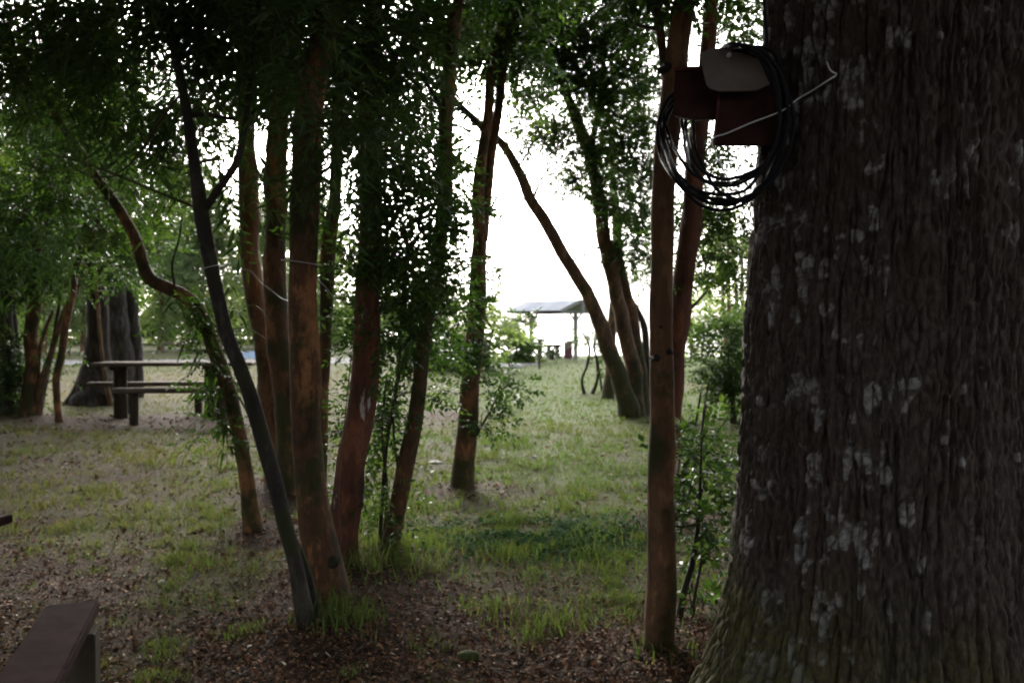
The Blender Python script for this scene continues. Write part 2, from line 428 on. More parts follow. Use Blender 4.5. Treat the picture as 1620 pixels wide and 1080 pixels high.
patch = [(pc[0] + (1.05 + 0.3 * math.sin(3 * a) + 0.2 * math.sin(5 * a + 1)) * math.cos(a), pc[1] + (2.6 + 0.6 * math.sin(2 * a + 2)) * math.sin(a)) for a in np.linspace(0, 2 * math.pi, 40, endpoint=False)]
sheet('gravel_patch', patch, m)

# ------------------------------------------------------------------ foliage
def make_spray(n, L, W, length, droop, r, narrow=False):
    """leaves along a twig that runs in +x; returns (n,4,3)"""
    out = []
    for k in range(n):
        t = (k + 0.6) / n
        base = np.array([length * t, 0, -droop * length * t * t])
        side = 1 if k % 2 else -1
        az = side * (0.5 + 0.75 * r.random()) * (0.35 if k == n - 1 else 1)
        el = (r.random() - 0.55) * 0.9 - droop * 0.6
        d = np.array([math.cos(az) * math.cos(el), math.sin(az) * math.cos(el), math.sin(el)])
        s = np.cross(d, [0, 0, 1]); s /= np.linalg.norm(s) + 1e-9; up = np.cross(s, d)
        roll = (r.random() - 0.5) * 1.6; s, up = s * math.cos(roll) + up * math.sin(roll), up * math.cos(roll) - s * math.sin(roll)
        l = L * (0.7 + 0.6 * r.random()); w = W * (0.75 + 0.5 * r.random())
        out.append([base, base + d * l * 0.48 + s * w * 0.5 + up * w * 0.12, base + d * l - up * w * 0.1, base + d * l * 0.48 - s * w * 0.5 + up * w * 0.12])
    return np.array(out)

def foliage(centers, dirs, L, W, length, nleaf, droop, seed, tints):
    """place sprays; returns verts, quads, tint"""
    r = np.random.default_rng(seed)
    variants = np.array([make_spray(nleaf, L, W, length, droop, r) for _ in range(10)])       # (10,n,4,3)
    n = len(centers)
    vi = r.integers(0, len(variants), n)
    d = dirs / (np.linalg.norm(dirs, axis=1)[:, None] + 1e-9)
    up0 = np.tile([0, 0, 1.0], (n, 1)); s = np.cross(up0, d); s /= np.linalg.norm(s, axis=1)[:, None] + 1e-6
    up = np.cross(d, s)
    roll = (r.random(n) - 0.5) * 1.4
    s2 = s * np.cos(roll)[:, None] + up * np.sin(roll)[:, None]; u2 = up * np.cos(roll)[:, None] - s * np.sin(roll)[:, None]
    sc = 0.75 + 0.5 * r.random(n)
    loc = variants[vi].reshape(n, -1, 3) * sc[:, None, None]
    v = centers[:, None] + loc[..., 0:1] * d[:, None] + loc[..., 1:2] * s2[:, None] + loc[..., 2:3] * u2[:, None]
    nl = n * nleaf
    q = np.arange(nl * 4).reshape(-1, 4)
    tl = np.clip(np.repeat(tints, nleaf) + (r.random(nl) - 0.5) * 0.3, 0, 1)
    return v.reshape(-1, 3), q, np.repeat(tl, 4)

FOL = dict(leaf=dict(L=0.042, W=0.022, length=0.20, n=12, droop=0.15), small=dict(L=0.042, W=0.024, length=0.09, n=7, droop=0.1), mid=dict(L=0.062, W=0.034, length=0.28, n=12, droop=0.15),
           soft=dict(L=0.085, W=0.014, length=0.28, n=14, droop=0.55), far=dict(L=0.27, W=0.12, length=0.75, n=10, droop=0.2),
           coarse=dict(L=0.22, W=0.12, length=0.7, n=9, droop=0.2))
def bs_near(b): return b[1] < 7.5
SEED = [100]
DENS = dict(leaf=0.84, mid=0.95, soft=0.52, far=1.0, coarse=1.0, small=1.0)
LEAVES = [0]
def crown(parent, base, stems, blobs, kind='leaf', mat='leaf', bark='twig', limb_r=0.014, name='crown', limbs=True):
    """blobs: (px, py, rx, ry, depth, sprays per m2[, depth radius m]) -> leaf mesh, limbs and branches under parent"""
    F = FOL[kind]; base = np.asarray(base, float)
    SEED[0] += 1; r = np.random.default_rng(SEED[0])
    C, D, T = [], [], []; br = MB(); P = None
    if stems is not None and len(stems): P = np.vstack(stems)
    for bl in blobs:
        px, py, rx, ry, d, dens = bl[:6]
        c = at(px, py, d); ax, az = rx * d / FPX, ry * d / FPX; ay = bl[6] if len(bl) > 6 else 0.5 * (ax + az)
        n = max(6, int(dens * DENS[kind] * math.pi * ax * az))
        nc = max(3, int(n / (55 if kind in ('leaf', 'soft') else 24)))
        u = r.normal(size=(nc, 3)); u /= np.linalg.norm(u, axis=1)[:, None]; u *= (r.random(nc) ** 0.42)[:, None]
        cc = c + u * np.array([ax, ay, az])
        pick = r.integers(0, nc, n)
        sg = min((0.19 if kind in ('leaf', 'soft') else 0.22) * (ax + az) / 2 + 0.04, 0.38 if kind not in ('far', 'coarse') else 1.6)
        off = r.normal(size=(n, 3)) * sg * np.array([1, 1, 0.6])
        p = cc[pick] + off
        dr = off / sg + (cc[pick] - c) / np.array([ax, ay, az]) * 0.9 + r.normal(size=(n, 3)) * 0.45 + np.array([0, 0, -0.25 if kind == 'soft' else 0.05])
        C.append(p); D.append(dr); T.append(np.clip(0.42 + 0.28 * r.normal(size=nc)[pick] * 0.8 + 0.12 * r.normal(size=n), 0, 1))
        if limbs and P is not None:
            w = np.linalg.norm(P - c, axis=1) + 1.5 * np.maximum(0, P[:, 2] - c[2] + 0.15)
            s = P[np.argmin(w)]
            mid = (s + c) / 2 + np.array([0, 0, 0.06]) + r.normal(size=3) * 0.13 * np.linalg.norm(c - s)
            pts, Ln = catmull(np.vstack([s, mid, c]), 12)
            if Ln > 0.08:
                rr = limb_r * (0.55 + 0.25 * min(Ln, 3)) * (0.45 if Ln > 0.75 and bs_near(base) else 1.0)
                vv, qq, tt = tube(pts - base, np.linspace(rr, rr * 0.2, 12), 7, True, 0.12, 14, int(r.integers(99)))
                link('limb', mesh_np('limb', vv, qq, tt), M[bark], parent)
        for k in range(min(nc, 26)):
            mid = (c + cc[k]) / 2 + r.normal(size=3) * 0.12 * np.linalg.norm(cc[k] - c)
            pts, _ = catmull(np.vstack([c, mid, cc[k]]), 6)
            br.tube(pts - base, np.linspace(limb_r * 0.42, limb_r * 0.14, 6), 4, False)
    C = np.vstack(C); D = np.vstack(D); T = np.concatenate(T)
    v, q, t = foliage(C - base, D, F['L'], F['W'], F['length'], F['n'], F['droop'], SEED[0], T)
    LEAVES[0] += len(q)
    link(name, mesh_np(name, v, q, attrs={'tint': t}, smooth=False), M[mat], parent)
    if br.n: tag(br.build('branches', M[bark], parent, smooth=True), kind='stuff')

def stem(parent, base, ctrl, mat, name='trunk', seg=18, flare=0.38, lump=0.13, step=0.05, sink=True, lf=5.0):
    """ctrl: (px, py, depth, width px) from the ground up; returns sampled points"""
    P = []
    for (px, py, d, w) in ctrl:
        p = at(px, py, d); P.append([*p, w * WS[0] * 0.5 * d / FPX])
    P = np.array(P)
    if sink:
        z = float(ground_h(P[0, 0], P[0, 1])); P[0, 2] = z - 0.06 - 0.5 * P[0, 3]
    n = max(10, int(np.linalg.norm(np.diff(P[:, :3], axis=0), axis=1).sum() / step)); n = min(n, 150)
    S, Ln = catmull(P, n)
    pts, rad = S[:, :3], S[:, 3].clip(0.003)
    if flare and sink:
        h = np.linspace(0, Ln, n); rad = rad * (1 + flare * np.exp(-h / (0.05 + 2.0 * rad[0])))
    sd = int(abs(P[0, 0] * 97 + P[0, 1] * 31)) % 50
    rad = rad * (1 + 0.30 * (fbm(pts * np.array([0.2, 0.2, 1]), 3.2, 3, sd + 3) - 0.5))
    pts = pts + (np.stack([fbm(pts, 2.2, 2, sd), fbm(pts, 2.2, 2, sd + 9), np.full(n, 0.5)], 1) - 0.5) * (rad[:, None] * 0.9)
    v, q, t = tube(pts - base, rad, seg, True, lump, lf, sd)
    LAST['stem'] = link(name, mesh_np(name, v, q, t), M[mat], parent)
    return pts
LAST = {}
WS = [0.85]
def tree_root(name, label, cat, px, py, d=None, group=None):
    d = d or gd(py); p = at(px, py, d); p[2] = float(ground_h(p[0], p[1]))
    return thing(name, label, cat, p, group), p

# ------------------------------------------------------------------ big furrowed tree with the cable coil
def big_tree():
    base = np.array([BIG[0], BIG[1], float(ground_h(BIG[0], BIG[1]))])
    root = thing('big_tree', 'huge old tree trunk with dark furrowed bark and pale lichen flecks', 'tree', base)
    front = np.linspace(-math.pi * 1.02, 0.02 * math.pi, 430)          # the half that faces the path
    back = np.linspace(0.02 * math.pi, 0.98 * math.pi, 60)[1:-1]
    th = np.concatenate([front, back]); nth = len(th)
    zz = np.concatenate([np.linspace(-0.12, 2.95, 440), np.linspace(2.95, 7.5, 60)[1:]]); nz = len(zz)
    TH, ZZ = np.meshgrid(th, zz)
    r0 = np.interp(ZZ, [-0.2, 0.12, 0.4, 0.8, 1.35, 2.6, 5.0, 7.5], [0.60, 0.545, 0.515, 0.50, 0.487, 0.462, 0.43, 0.38])
    left = np.exp(-((((TH + math.pi * 0.93 + math.pi) % (2 * math.pi)) - math.pi) / 0.55) ** 2)
    lobe = 0.5 + 0.5 * np.cos(5 * TH + 0.8)
    fl = np.exp(-np.maximum(ZZ, -0.1) / 0.25)
    r0 = r0 + fl * (0.135 * left + 0.05 * lobe)
    # the lower trunk leans: axis
    ux = np.cos(TH); uy = np.sin(TH)
    u = TH * 0.49; p0 = np.stack([ux * 0.5, uy * 0.5, ZZ], -1)
    slow = fbm(p0 * np.array([1, 1, 0.5]), 2.6, 3, 4) - 0.5
    # bark plates: jittered cells, wide furrows between columns of plates
    wx = u / 0.027 + 1.0 * (fbm(p0 * np.array([1, 1, 0.22]), 5, 2, 8) - 0.5) * 2
    wy = ZZ / 0.072 + 0.7 * vnoise(p0 * np.array([3.0, 3.0, 0.3]), 9, 15) * 2
    jr = np.random.default_rng(3); J = jr.random((512, 512, 2)); K = jr.random((512, 512))
    ix = np.floor(wx).astype(int); iy = np.floor(wy).astype(int)
    F1 = np.full(wx.shape, 9.0); F2 = np.full(wx.shape, 9.0); ID = np.zeros(wx.shape)
    for dx in (-1, 0, 1):
        for dy in (-1, 0, 1):
            cx = ix + dx; cyy = iy + dy; jj = J[cx % 512, cyy % 512]
            dd = np.hypot(cx + 0.5 + (jj[..., 0] - 0.5) * 0.75 - wx, (cyy + 0.5 + (jj[..., 1] - 0.5) * 0.9 - wy) * 0.62)
            closer = dd < F1
            F2 = np.where(closer, F1, np.minimum(F2, dd)); ID = np.where(closer, K[cx % 512, cyy % 512], ID); F1 = np.where(closer, dd, F1)
    edge = sstep(0.02, 0.32, F2 - F1)
    fine = fbm(p0 * np.array([1, 1, 0.35]), 38, 3, 31) - 0.5
    rn = fbm(p0 * np.array([1, 1, 0.075]), 24, 3, 41) - 0.5
    ridge = np.clip(np.abs(rn) * 17, 0, 1)
    disp = 0.010 * edge + 0.011 * (ID - 0.5) * edge + 0.010 * fine + 0.021 * ridge + 0.05 * slow
    rr = r0 + disp
    ax = 0.02 * np.sin(ZZ * 0.8) + np.interp(ZZ, [0, 1.3, 2.6, 7.5], [0.0, 0.005, 0.05, 0.12])
    V = np.stack([ax + rr * ux, rr * uy, ZZ], -1).reshape(-1, 3)
    i = np.arange(nz - 1)[:, None] * nth; j = np.arange(nth)[None]; j2 = (j + 1) % nth
    Q = np.stack([i + j, i + j2, i + nth + j2, i + nth + j], -1).reshape(-1, 4)
    big = fbm(p0, 3.0, 3, 51)
    reg = fbm(p0 * np.array([1, 1, 0.5]), 2.1, 3, 51) + 0.10 * sstep(0.9, 2.2, ZZ) - 0.03
    soft = fbm(p0, 13, 3, 88)
    lich = sstep(0.615, 0.64, reg * 0.55 + (ID - 0.5) * 0.26 + (soft - 0.5) * 0.85 + 0.17) * (0.25 + 0.75 * sstep(0.03, 0.12, F2 - F1)) * (0.3 + 0.7 * sstep(0.42, 0.47, fbm(p0, 42, 3, 61)))
    rr = rr + 0.0035 * lich
    V = np.stack([ax + rr * ux, rr * uy, ZZ], -1).reshape(-1, 3)
    moss = sstep(0.55, 0.05, ZZ + 0.5 * (fbm(p0, 6, 3, 71) - 0.5) - 0.15 * left) * sstep(-0.3, 0.35, left + 0.2)
    me = mesh_np('trunk', V, Q, attrs={'lichen': lich.ravel(), 'plate': edge.ravel(), 'cell': ID.ravel(), 'moss': moss.ravel()})
    m, nt, b = new_mat('furrowed_lichen_bark')
    A = lambda k: N(nt, 'ShaderNodeAttribute', attribute_name=k).outputs['Fac']
    v = coords(nt, (1, 1, 0.3), rand=False); v1 = coords(nt, rand=False)
    n1 = noise(nt, v, 70, 5, 0.65); n2 = noise(nt, v1, 4.0, 4); n3 = noise(nt, v1, 45, 4, 0.7)
    c = ramp(nt, n1, [(0.3, (0.024, 0.019, 0.016)), (0.5, (0.058, 0.046, 0.039)), (0.7, (0.120, 0.099, 0.085))])
    c = mixc(nt, ramp(nt, n2, [(0.50, (0, 0, 0)), (0.64, (0.5, 0.5, 0.5))]), c, ramp(nt, n3, [(0.35, (0.035, 0.022, 0.015)), (0.65, (0.080, 0.048, 0.030))]))
    c = mixc(nt, mathn(nt, 'MULTIPLY', A('lichen'), ramp(nt, n3, [(0.35, (0.6, 0.6, 0.6)), (0.55, (1, 1, 1))])), c, ramp(nt, n3, [(0.3, (0.14, 0.135, 0.13)), (0.7, (0.34, 0.33, 0.32))]))
    c = mixc(nt, mathn(nt, 'MULTIPLY', A('moss'), ramp(nt, n3, [(0.35, (0.05, 0.05, 0.05)), (0.62, (0.8, 0.8, 0.8))])), c, ramp(nt, n1, [(0.3, (0.04, 0.045, 0.010)), (0.7, (0.12, 0.12, 0.025))]))
    nt.links.new(c, b.inputs['Base Color']); b.inputs['Roughness'].default_value = 0.9; b.inputs['Specular IOR Level'].default_value = 0.2
    bump(nt, b, mathn(nt, 'ADD', mathn(nt, 'MULTIPLY', n1, 0.8), mathn(nt, 'MULTIPLY', n3, 0.5)), 0.8, 0.012)
    link('trunk', me, m, root)
    for k, (a, ln, zz0) in enumerate([(0.4, 3.6, 6.2), (2.4, 4.0, 6.6), (4.0, 3.2, 6.9), (5.3, 3.8, 6.4)]):
        P = np.array([[0.1, 0, zz0], [0.1 + ln * 0.5 * math.cos(a), ln * 0.5 * math.sin(a), zz0 + 0.9], [0.1 + ln * math.cos(a), ln * math.sin(a), zz0 + 2.2]])
        pts, _ = catmull(P, 20); vv, qq, tt = tube(pts, np.linspace(0.2, 0.06, 20), 12, True, 0.1, 4, k)
        link('limb', mesh_np('limb', vv, qq, tt), M['brownbark'], root)
    # crown overhead, out of the picture but shading the place
    r = np.random.default_rng(5); n = 2600
    p = r.normal(size=(n, 3)) * np.array([2.6, 2.2, 0.8]) + np.array([0.2, -0.6, 8.6]); p[:, 2] = np.maximum(p[:, 2], 6.9)
    vv, qq, tt = foliage(p, r.normal(size=(n, 3)), 0.2, 0.11, 0.7, 9, 0.2, 9, r.random(n))
    link('crown', mesh_np('crown', vv, qq, attrs={'tint': tt}, smooth=False), M['leaf'], root)
    return root
big_tree()

# ------------------------------------------------------------------ the slender trees, one by one
TREES = {}
# dark leaning tree, forked
WS[0] = 0.74
rt, bs = tree_root('leaning_tree', 'slim dark grey leaning tree with a forked top, in front of the picnic table', 'tree', 482, 1000)
d = gd(1000)
s1 = stem(rt, bs, [(488, 1003, d, 36), (469, 901, d, 33), (446, 816, d, 32), (427, 730, d, 32), (406, 645, d, 32), (386, 590, d, 31), (360, 527, d, 31), (343, 460, d, 31), (328, 390, d, 31), (317, 330, d, 32), (308, 260, d, 24), (296, 180, d, 21), (280, 90, d + .1, 18), (250, -40, d + .2, 15), (230, -260, d + .3, 9)], 'darkbark', lump=0.07)
s2 = stem(rt, bs, [(318, 340, d, 20), (345, 300, d, 18), (374, 255, d, 16), (388, 190, d + .1, 13), (400, 80, d + .2, 10), (420, -80, d + .3, 7)], 'darkbark', 'limb', 10, 0, 0.06, sink=False)
s3 = stem(rt, bs, [(506, 990, d + .06, 26), (484, 900, d + .06, 20), (462, 850, d + .04, 17), (446, 810, d + .02, 14)], 'darkbark', 'trunk', 10, 0.3, 0.06)
s4 = stem(rt, bs, [(294, 182, d, 12), (330, 182, d + .05, 9), (374, 190, d + .1, 7)], 'darkbark', 'limb', 8, 0, 0.05, sink=False)
crown(rt, bs, [s1, s2], [(270, 60, 150, 75, d + .5, 1500), (200, 130, 110, 60, d + .7, 1400), (340, 30, 80, 60, d + .2, 1300), (345, 250, 45, 60, d + .3, 500), (260, -90, 170, 90, d + .2, 900), (60, 60, 110, 80, d + .9, 1300), (-20, 160, 90, 90, d + .9, 1200), (130, 10, 110, 60, d + .8, 1100), (40, 330, 60, 60, d + 1.2, 800)], 'soft', 'leaf_soft')

# bent tree whose trunk swings away to the side
WS[0] = 0.78
rt, bs = tree_root('bent_tree', 'crooked tree whose trunk bends sharply sideways above the picnic table', 'tree', 402, 845)
d = gd(845)
s1 = stem(rt, bs, [(404, 848, d, 36), (396, 780, d, 33), (384, 700, d, 30), (366, 630, d, 29), (346, 570, d, 28), (326, 515, d, 27), (300, 475, d, 26), (265, 456, d, 27), (236, 441, d, 26), (224, 415, d, 25), (212, 375, d, 22), (185, 325, d, 20), (155, 285, d, 19), (110, 215, d + .1, 17), (66, 155, d + .2, 15), (0, 60, d + .3, 12)], 'cinnamon')
s2 = stem(rt, bs, [(278, 458, d, 6), (272, 420, d, 5), (283, 380, d, 4), (288, 340, d + .05, 3)], 'darkbark', 'limb', 6, 0, 0.05, sink=False)
crown(rt, bs, [s1, s2], [(50, 90, 110, 70, d + .5, 900), (110, 290, 75, 50, d + .8, 700), (215, 300, 60, 45, d + .9, 500), (20, 230, 80, 80, d + .7, 800), (190, 420, 40, 34, d + .9, 500), (240, 230, 50, 40, d + .8, 350)], 'leaf', 'leaf')

WS[0] = 0.86
rt, bs = tree_root('orange_tree', 'smooth orange-barked straight tree standing between dark leaning trunk and brown trunk', 'tree', 440, 775)
d = gd(775)
s1 = stem(rt, bs, [(446, 778, d, 44), (436, 700, d, 40), (424, 610, d, 37), (408, 500, d, 36), (396, 400, d, 36), (390, 300, d, 35), (388, 200, d, 33), (392, 80, d, 30), (400, -60, d, 26), (420, -350, d, 16)], 'orange')
crown(rt, bs, [s1], [(400, 90, 80, 80, d, 1000), (390, -40, 120, 90, d, 800), (380, 190, 40, 50, d - .2, 500)], 'leaf', 'leaf')

WS[0] = 0.86
rt, bs = tree_root('brown_tree', 'straight brown tree half hidden behind the thickest mossy trunk of the clump', 'tree', 458, 790)
d = gd(790) + .15
s1 = stem(rt, bs, [(462, 792, d, 48), (458, 720, d, 44), (450, 620, d, 42), (437, 480, d, 41), (434, 350, d, 40), (440, 220, d, 38), (452, 80, d, 34), (462, -60, d, 28), (470, -350, d, 16)], 'cinnamon')
crown(rt, bs, [s1], [(450, 130, 70, 90, d, 1200), (480, -20, 110, 90, d, 900), (505, 170, 60, 70, d + .2, 1100), (620, 190, 70, 90, d + .2, 1000)], 'leaf', 'leaf')

# the thick mossy trunk
WS[0] = 0.88
rt, bs = tree_root('mossy_tree', 'thickest trunk of the clump, dark mossy bark and orange foot, white string round it', 'tree', 512, 958)
d = gd(958)
s1 = stem(rt, bs, [(516, 962, d, 66), (508, 880, d, 60), (498, 800, d, 56), (488, 700, d, 54), (480, 590, d, 54), (477, 480, d, 53), (479, 380, d, 52), (484, 280, d, 50), (496, 160, d, 46), (514, 40, d, 42), (532, -80, d, 36), (560, -350, d, 22)], 'mossytrunk', seg=28, lump=0.12)
s2 = stem(rt, bs, [(516, 894, d - .02, 30), (526, 888, d - .07, 24), (531, 884, d - .10, 12)], 'darkbark', 'knot', 12, 0, 0.4, sink=False, lf=30)
crown(rt, bs, [s1], [(550, 90, 110, 100, d + .4, 1250), (490, 190, 70, 55, d - .4, 1000), (610, 70, 90, 90, d + .6, 1000), (580, 235, 70, 50, d - .1, 1200), (540, -90, 160, 90, d, 900), (430, 60, 80, 70, d - .3, 900)], 'soft', 'leaf_soft')

WS[0] = 0.88
rt, bs = tree_root('red_tree', 'red-brown smooth trunk with pale peeling patches near its foot', 'tree', 542, 905)
d = gd(905)
s1 = stem(rt, bs, [(540, 910, d, 46), (546, 850, d, 50), (556, 760, d, 51), (568, 670, d, 50), (577, 570, d, 48), (583, 470, d, 46), (587, 370, d, 44), (588, 260, d, 40), (586, 140, d, 36), (590, 10, d, 30), (600, -300, d, 18)], 'redbark', seg=24)
crown(rt, bs, [s1], [(605, 330, 75, 75, d - .2, 1200), (630, 440, 60, 62, d - .1, 1100), (560, 410, 34, 50, d - .35, 600), (640, 250, 60, 60, d + .2, 1100), (590, 520, 40, 45, d - .3, 600), (655, 390, 45, 50, d + .1, 800)], 'leaf', 'leaf')

WS[0] = 0.80
rt, bs = tree_root('slender_tree', 'thin pale-stemmed tree showing only between the mossy trunk and the red-brown trunk', 'tree', 512, 862)
d = gd(862) + .3
s1 = stem(rt, bs, [(505, 860, d, 22), (508, 760, d, 24), (512, 640, d, 26), (516, 520, d, 27), (522, 400, d, 27), (530, 280, d, 25), (536, 120, d, 20), (540, -200, d, 12)], 'cinnamon', seg=14)
crown(rt, bs, [s1], [(535, 330, 40, 50, d, 700), (540, 120, 60, 80, d, 700)], 'leaf', 'leaf')

WS[0] = 0.70
rt, bs = tree_root('curved_tree', 'curved brown trunk rising from a grass tuft, beside the thin leafy saplings', 'tree', 615, 888)
d = gd(888)
s1 = stem(rt, bs, [(614, 890, d, 36), (626, 820, d, 36), (642, 740, d, 37), (658, 650, d, 36), (670, 560, d, 34), (682, 470, d, 33), (695, 380, d, 32), (703, 290, d, 32), (704, 200, d, 32), (712, 110, d, 31), (724, 20, d, 29), (738, -100, d, 25), (760, -350, d, 16)], 'cinnamon', seg=20)
s2 = stem(rt, bs, [(697, 165, d, 9), (660, 110, d + .1, 7), (635, 60, d + .2, 5)], 'darkbark', 'limb', 8, 0, 0.05, sink=False)
crown(rt, bs, [s1, s2], [(650, 60, 55, 80, d + .2, 1430), (655, 130, 45, 45, d + .2, 910), (700, 310, 48, 28, d - .2, 1560), (665, 330, 40, 40, d, 1170), (690, 505, 35, 45, d - .1, 1040), (660, 220, 25, 40, d + .2, 455), (740, -80, 140, 80, d, 910), (655, 480, 40, 60, d + .1, 1170)], 'leaf', 'leaf')

WS[0] = 0.84
rt, bs = tree_root('forked_tree', 'forked tree with leafy side shoots standing alone in the grass before the shelter', 'tree', 730, 775)
d = gd(775)
s1 = stem(rt, bs, [(729, 778, d, 36), (734, 720, d, 38), (742, 640, d, 37), (750, 550, d, 35), (755, 460, d, 33), (760, 370, d, 30), (757, 310, d, 24), (762, 250, d, 21), (772, 170, d, 19), (778, 90, d, 18), (780, 0, d, 16), (790, -200, d, 11)], 'cinnamon', seg=18)
s2 = stem(rt, bs, [(762, 380, d, 24), (771, 310, d + .05, 19), (781, 220, d + .1, 18), (792, 140, d + .1, 16), (806, 50, d + .1, 13), (820, -100, d + .1, 9)], 'cinnamon', 'trunk', 12, 0, 0.08, sink=False)
s3 = stem(rt, bs, [(764, 205, d, 11), (740, 180, d, 11), (718, 158, d + .1, 11), (690, 120, d + .3, 9), (665, 95, d + .4, 7)], 'darkbark', 'limb', 8, 0, 0.06, sink=False)
s4 = stem(rt, bs, [(768, 350, d, 6), (790, 305, d, 4), (815, 270, d + .1, 3)], 'darkbark', 'limb', 6, 0, 0.06, sink=False)
s5 = stem(rt, bs, [(752, 690, d - .1, 6), (770, 660, d - .15, 4), (788, 625, d - .2, 3)], 'darkbark', 'limb', 6, 0, 0.06, sink=False)
crown(rt, bs, [s1, s2], [(745, 40, 60, 45, d, 700), (790, 60, 60, 50, d, 950), (720, 250, 18, 22, d + .1, 260), (830, 150, 36, 26, d, 360), (800, -80, 140, 70, d, 700), (735, 320, 18, 16, d - .1, 600)], 'mid', 'leaf')
crown(rt, bs, [s1, s5], [(738, 500, 36, 40, d - .2, 900), (730, 560, 38, 34, d - .2, 1000), (798, 612, 30, 34, d - .2, 800), (775, 655, 26, 34, d - .2, 500), (706, 618, 28, 14, d - .1, 600), (762, 425, 12, 40, d - .1, 500), (768, 560, 24, 30, d - .2, 600), (800, 640, 20, 24, d - .2, 400)], 'small', 'leaf', limb_r=0.008, name='side_shoots')

# cluster by the lawn: three trunks from one foot
WS[0] = 0.74
rt, bs = tree_root('cluster_tree', 'clump of leaning trunks from one foot at the lawn edge, beyond the straight trunk', 'tree', 1000, 664)
d = gd(664)
s1 = stem(rt, bs, [(996, 668, d, 40), (985, 620, d, 38), (968, 560, d, 36), (940, 490, d, 32), (905, 425, d, 29), (868, 362, d, 26), (838, 312, d, 24), (820, 270, d, 22), (800, 235, d, 18), (770, 205, d, 15), (722, 162, d, 12), (700, 150, d, 8)], 'mossbark', seg=18, flare=0.25)
s2 = stem(rt, bs, [(1008, 668, d + .2, 40), (1002, 600, d + .2, 34), (988, 520, d + .2, 31), (970, 440, d + .2, 31), (956, 370, d + .2, 31), (943, 290, d + .2, 29), (925, 220, d + .2, 27), (902, 165, d + .2, 22), (880, 120, d + .2, 15), (850, 90, d + .2, 12), (825, 60, d + .3, 8)], 'mossbark', seg=18, flare=0.25)
s3 = stem(rt, bs, [(1018, 664, d + .4, 34), (1012, 590, d + .4, 29), (1000, 510, d + .4, 25), (985, 430, d + .4, 21), (972, 380, d + .3, 18)], 'mossbark', seg=14, flare=0.25)
s4 = stem(rt, bs, [(1024, 660, d + .6, 20), (1022, 570, d + .6, 17), (1019, 518, d + .6, 15), (1010, 492, d + .6, 11), (996, 468, d + .6, 9), (985, 430, d + .6, 8), (980, 350, d + .6, 7), (975, 300, d + .6, 4)], 'darkbark', 'trunk', 10, 0.3)
s5 = stem(rt, bs, [(903, 168, d + .2, 13), (893, 130, d + .2, 10), (888, 85, d + .2, 8)], 'darkbark', 'limb', 8, 0, 0.05, sink=False)
s6 = stem(rt, bs, [(930, 240, d + .2, 17), (945, 180, d + .3, 13), (955, 100, d + .4, 10), (960, -60, d + .5, 7)], 'darkbark', 'limb', 8, 0, 0.05, sink=False)
t1 = stem(rt, bs, [(842, 318, d, 7), (856, 285, d, 5), (872, 262, d, 4), (892, 246, d, 3)], 'darkbark', 'limb', 6, 0, 0.05, sink=False)
t2 = stem(rt, bs, [(818, 268, d, 6), (838, 236, d, 5), (852, 205, d, 4), (874, 180, d, 3)], 'darkbark', 'limb', 6, 0, 0.05, sink=False)
t3 = stem(rt, bs, [(948, 330, d + .2, 7), (925, 305, d + .1, 5), (905, 300, d, 4), (888, 312, d, 2)], 'darkbark', 'limb', 6, 0, 0.05, sink=False)
t4 = stem(rt, bs, [(962, 400, d + .2, 6), (945, 392, d + .1, 4), (928, 398, d, 3), (912, 412, d, 2)], 'darkbark', 'limb', 6, 0, 0.05, sink=False)
crown(rt, bs, [t1, t2, t3, t4], [(880, 255, 30, 22, d, 420), (860, 215, 28, 24, d, 420), (900, 318, 24, 20, d, 260), (935, 405, 22, 16, d, 260), (918, 430, 14, 16, d, 160), (885, 285, 20, 14, d, 200)], 'small', 'leaf', limb_r=0.007, name='hanging_sprays')
crown(rt, bs, [s1, s2, s5, s6], [(850, 45, 80, 45, d, 480), (930, 40, 80, 50, d, 560), (985, 100, 60, 55, d, 560), (960, 200, 60, 46, d, 480), (1005, 230, 45, 60, d + .5, 520), (850, 195, 55, 32, d, 420), (890, 160, 45, 25, d, 300), (930, 265, 50, 32, d, 330), (990, 320, 45, 40, d, 420), (1005, 395, 34, 44, d + .2, 520), (820, 110, 55, 38, d, 420), (1000, 20, 60, 40, d, 460), (905, 310, 35, 30, d, 110), (975, 345, 20, 18, d, 260), (870, 230, 50, 30, d, 230), (815, 20, 60, 40, d, 420), (890, 85, 60, 40, d, 420), (1020, 280, 30, 40, d + .3, 420), (960, 130, 50, 40, d, 360), (1015, 150, 30, 50, d, 400), (900, -90, 180, 70, d, 300)], 'mid', 'leaf', limb_r=0.02)

rt, bs = tree_root('hidden_tree', 'upright orange-brown trunk just behind the clump of three leaning trunks', 'tree', 960, 630)
d = gd(630)
s1 = stem(rt, bs, [(960, 632, d, 24), (966, 570, d, 20), (970, 500, d, 18), (974, 420, d, 16), (972, 330, d, 13), (965, 200, d, 9)], 'mossbark', seg=12)
crown(rt, bs, [s1], [(1005, 430, 28, 30, d, 432), (980, 280, 40, 50, d, 288), (985, 170, 60, 40, d, 288)], 'mid', 'leaf')
rt, bs = tree_root('sapling', 'small twisted two-stemmed sapling with sparse leaves on bare earth near the shelter', 'sapling', 934, 625)
d = gd(625)
s1 = stem(rt, bs, [(925, 627, d, 8), (921, 600, d, 6), (930, 575, d, 6), (932, 548, d, 5), (920, 522, d, 3)], 'darkbark', 'trunk', 8, 0.4)
s2 = stem(rt, bs, [(935, 627, d, 9), (945, 600, d, 6), (944, 568, d, 6), (940, 545, d, 5), (952, 515, d, 3)], 'darkbark', 'trunk', 8, 0.4)
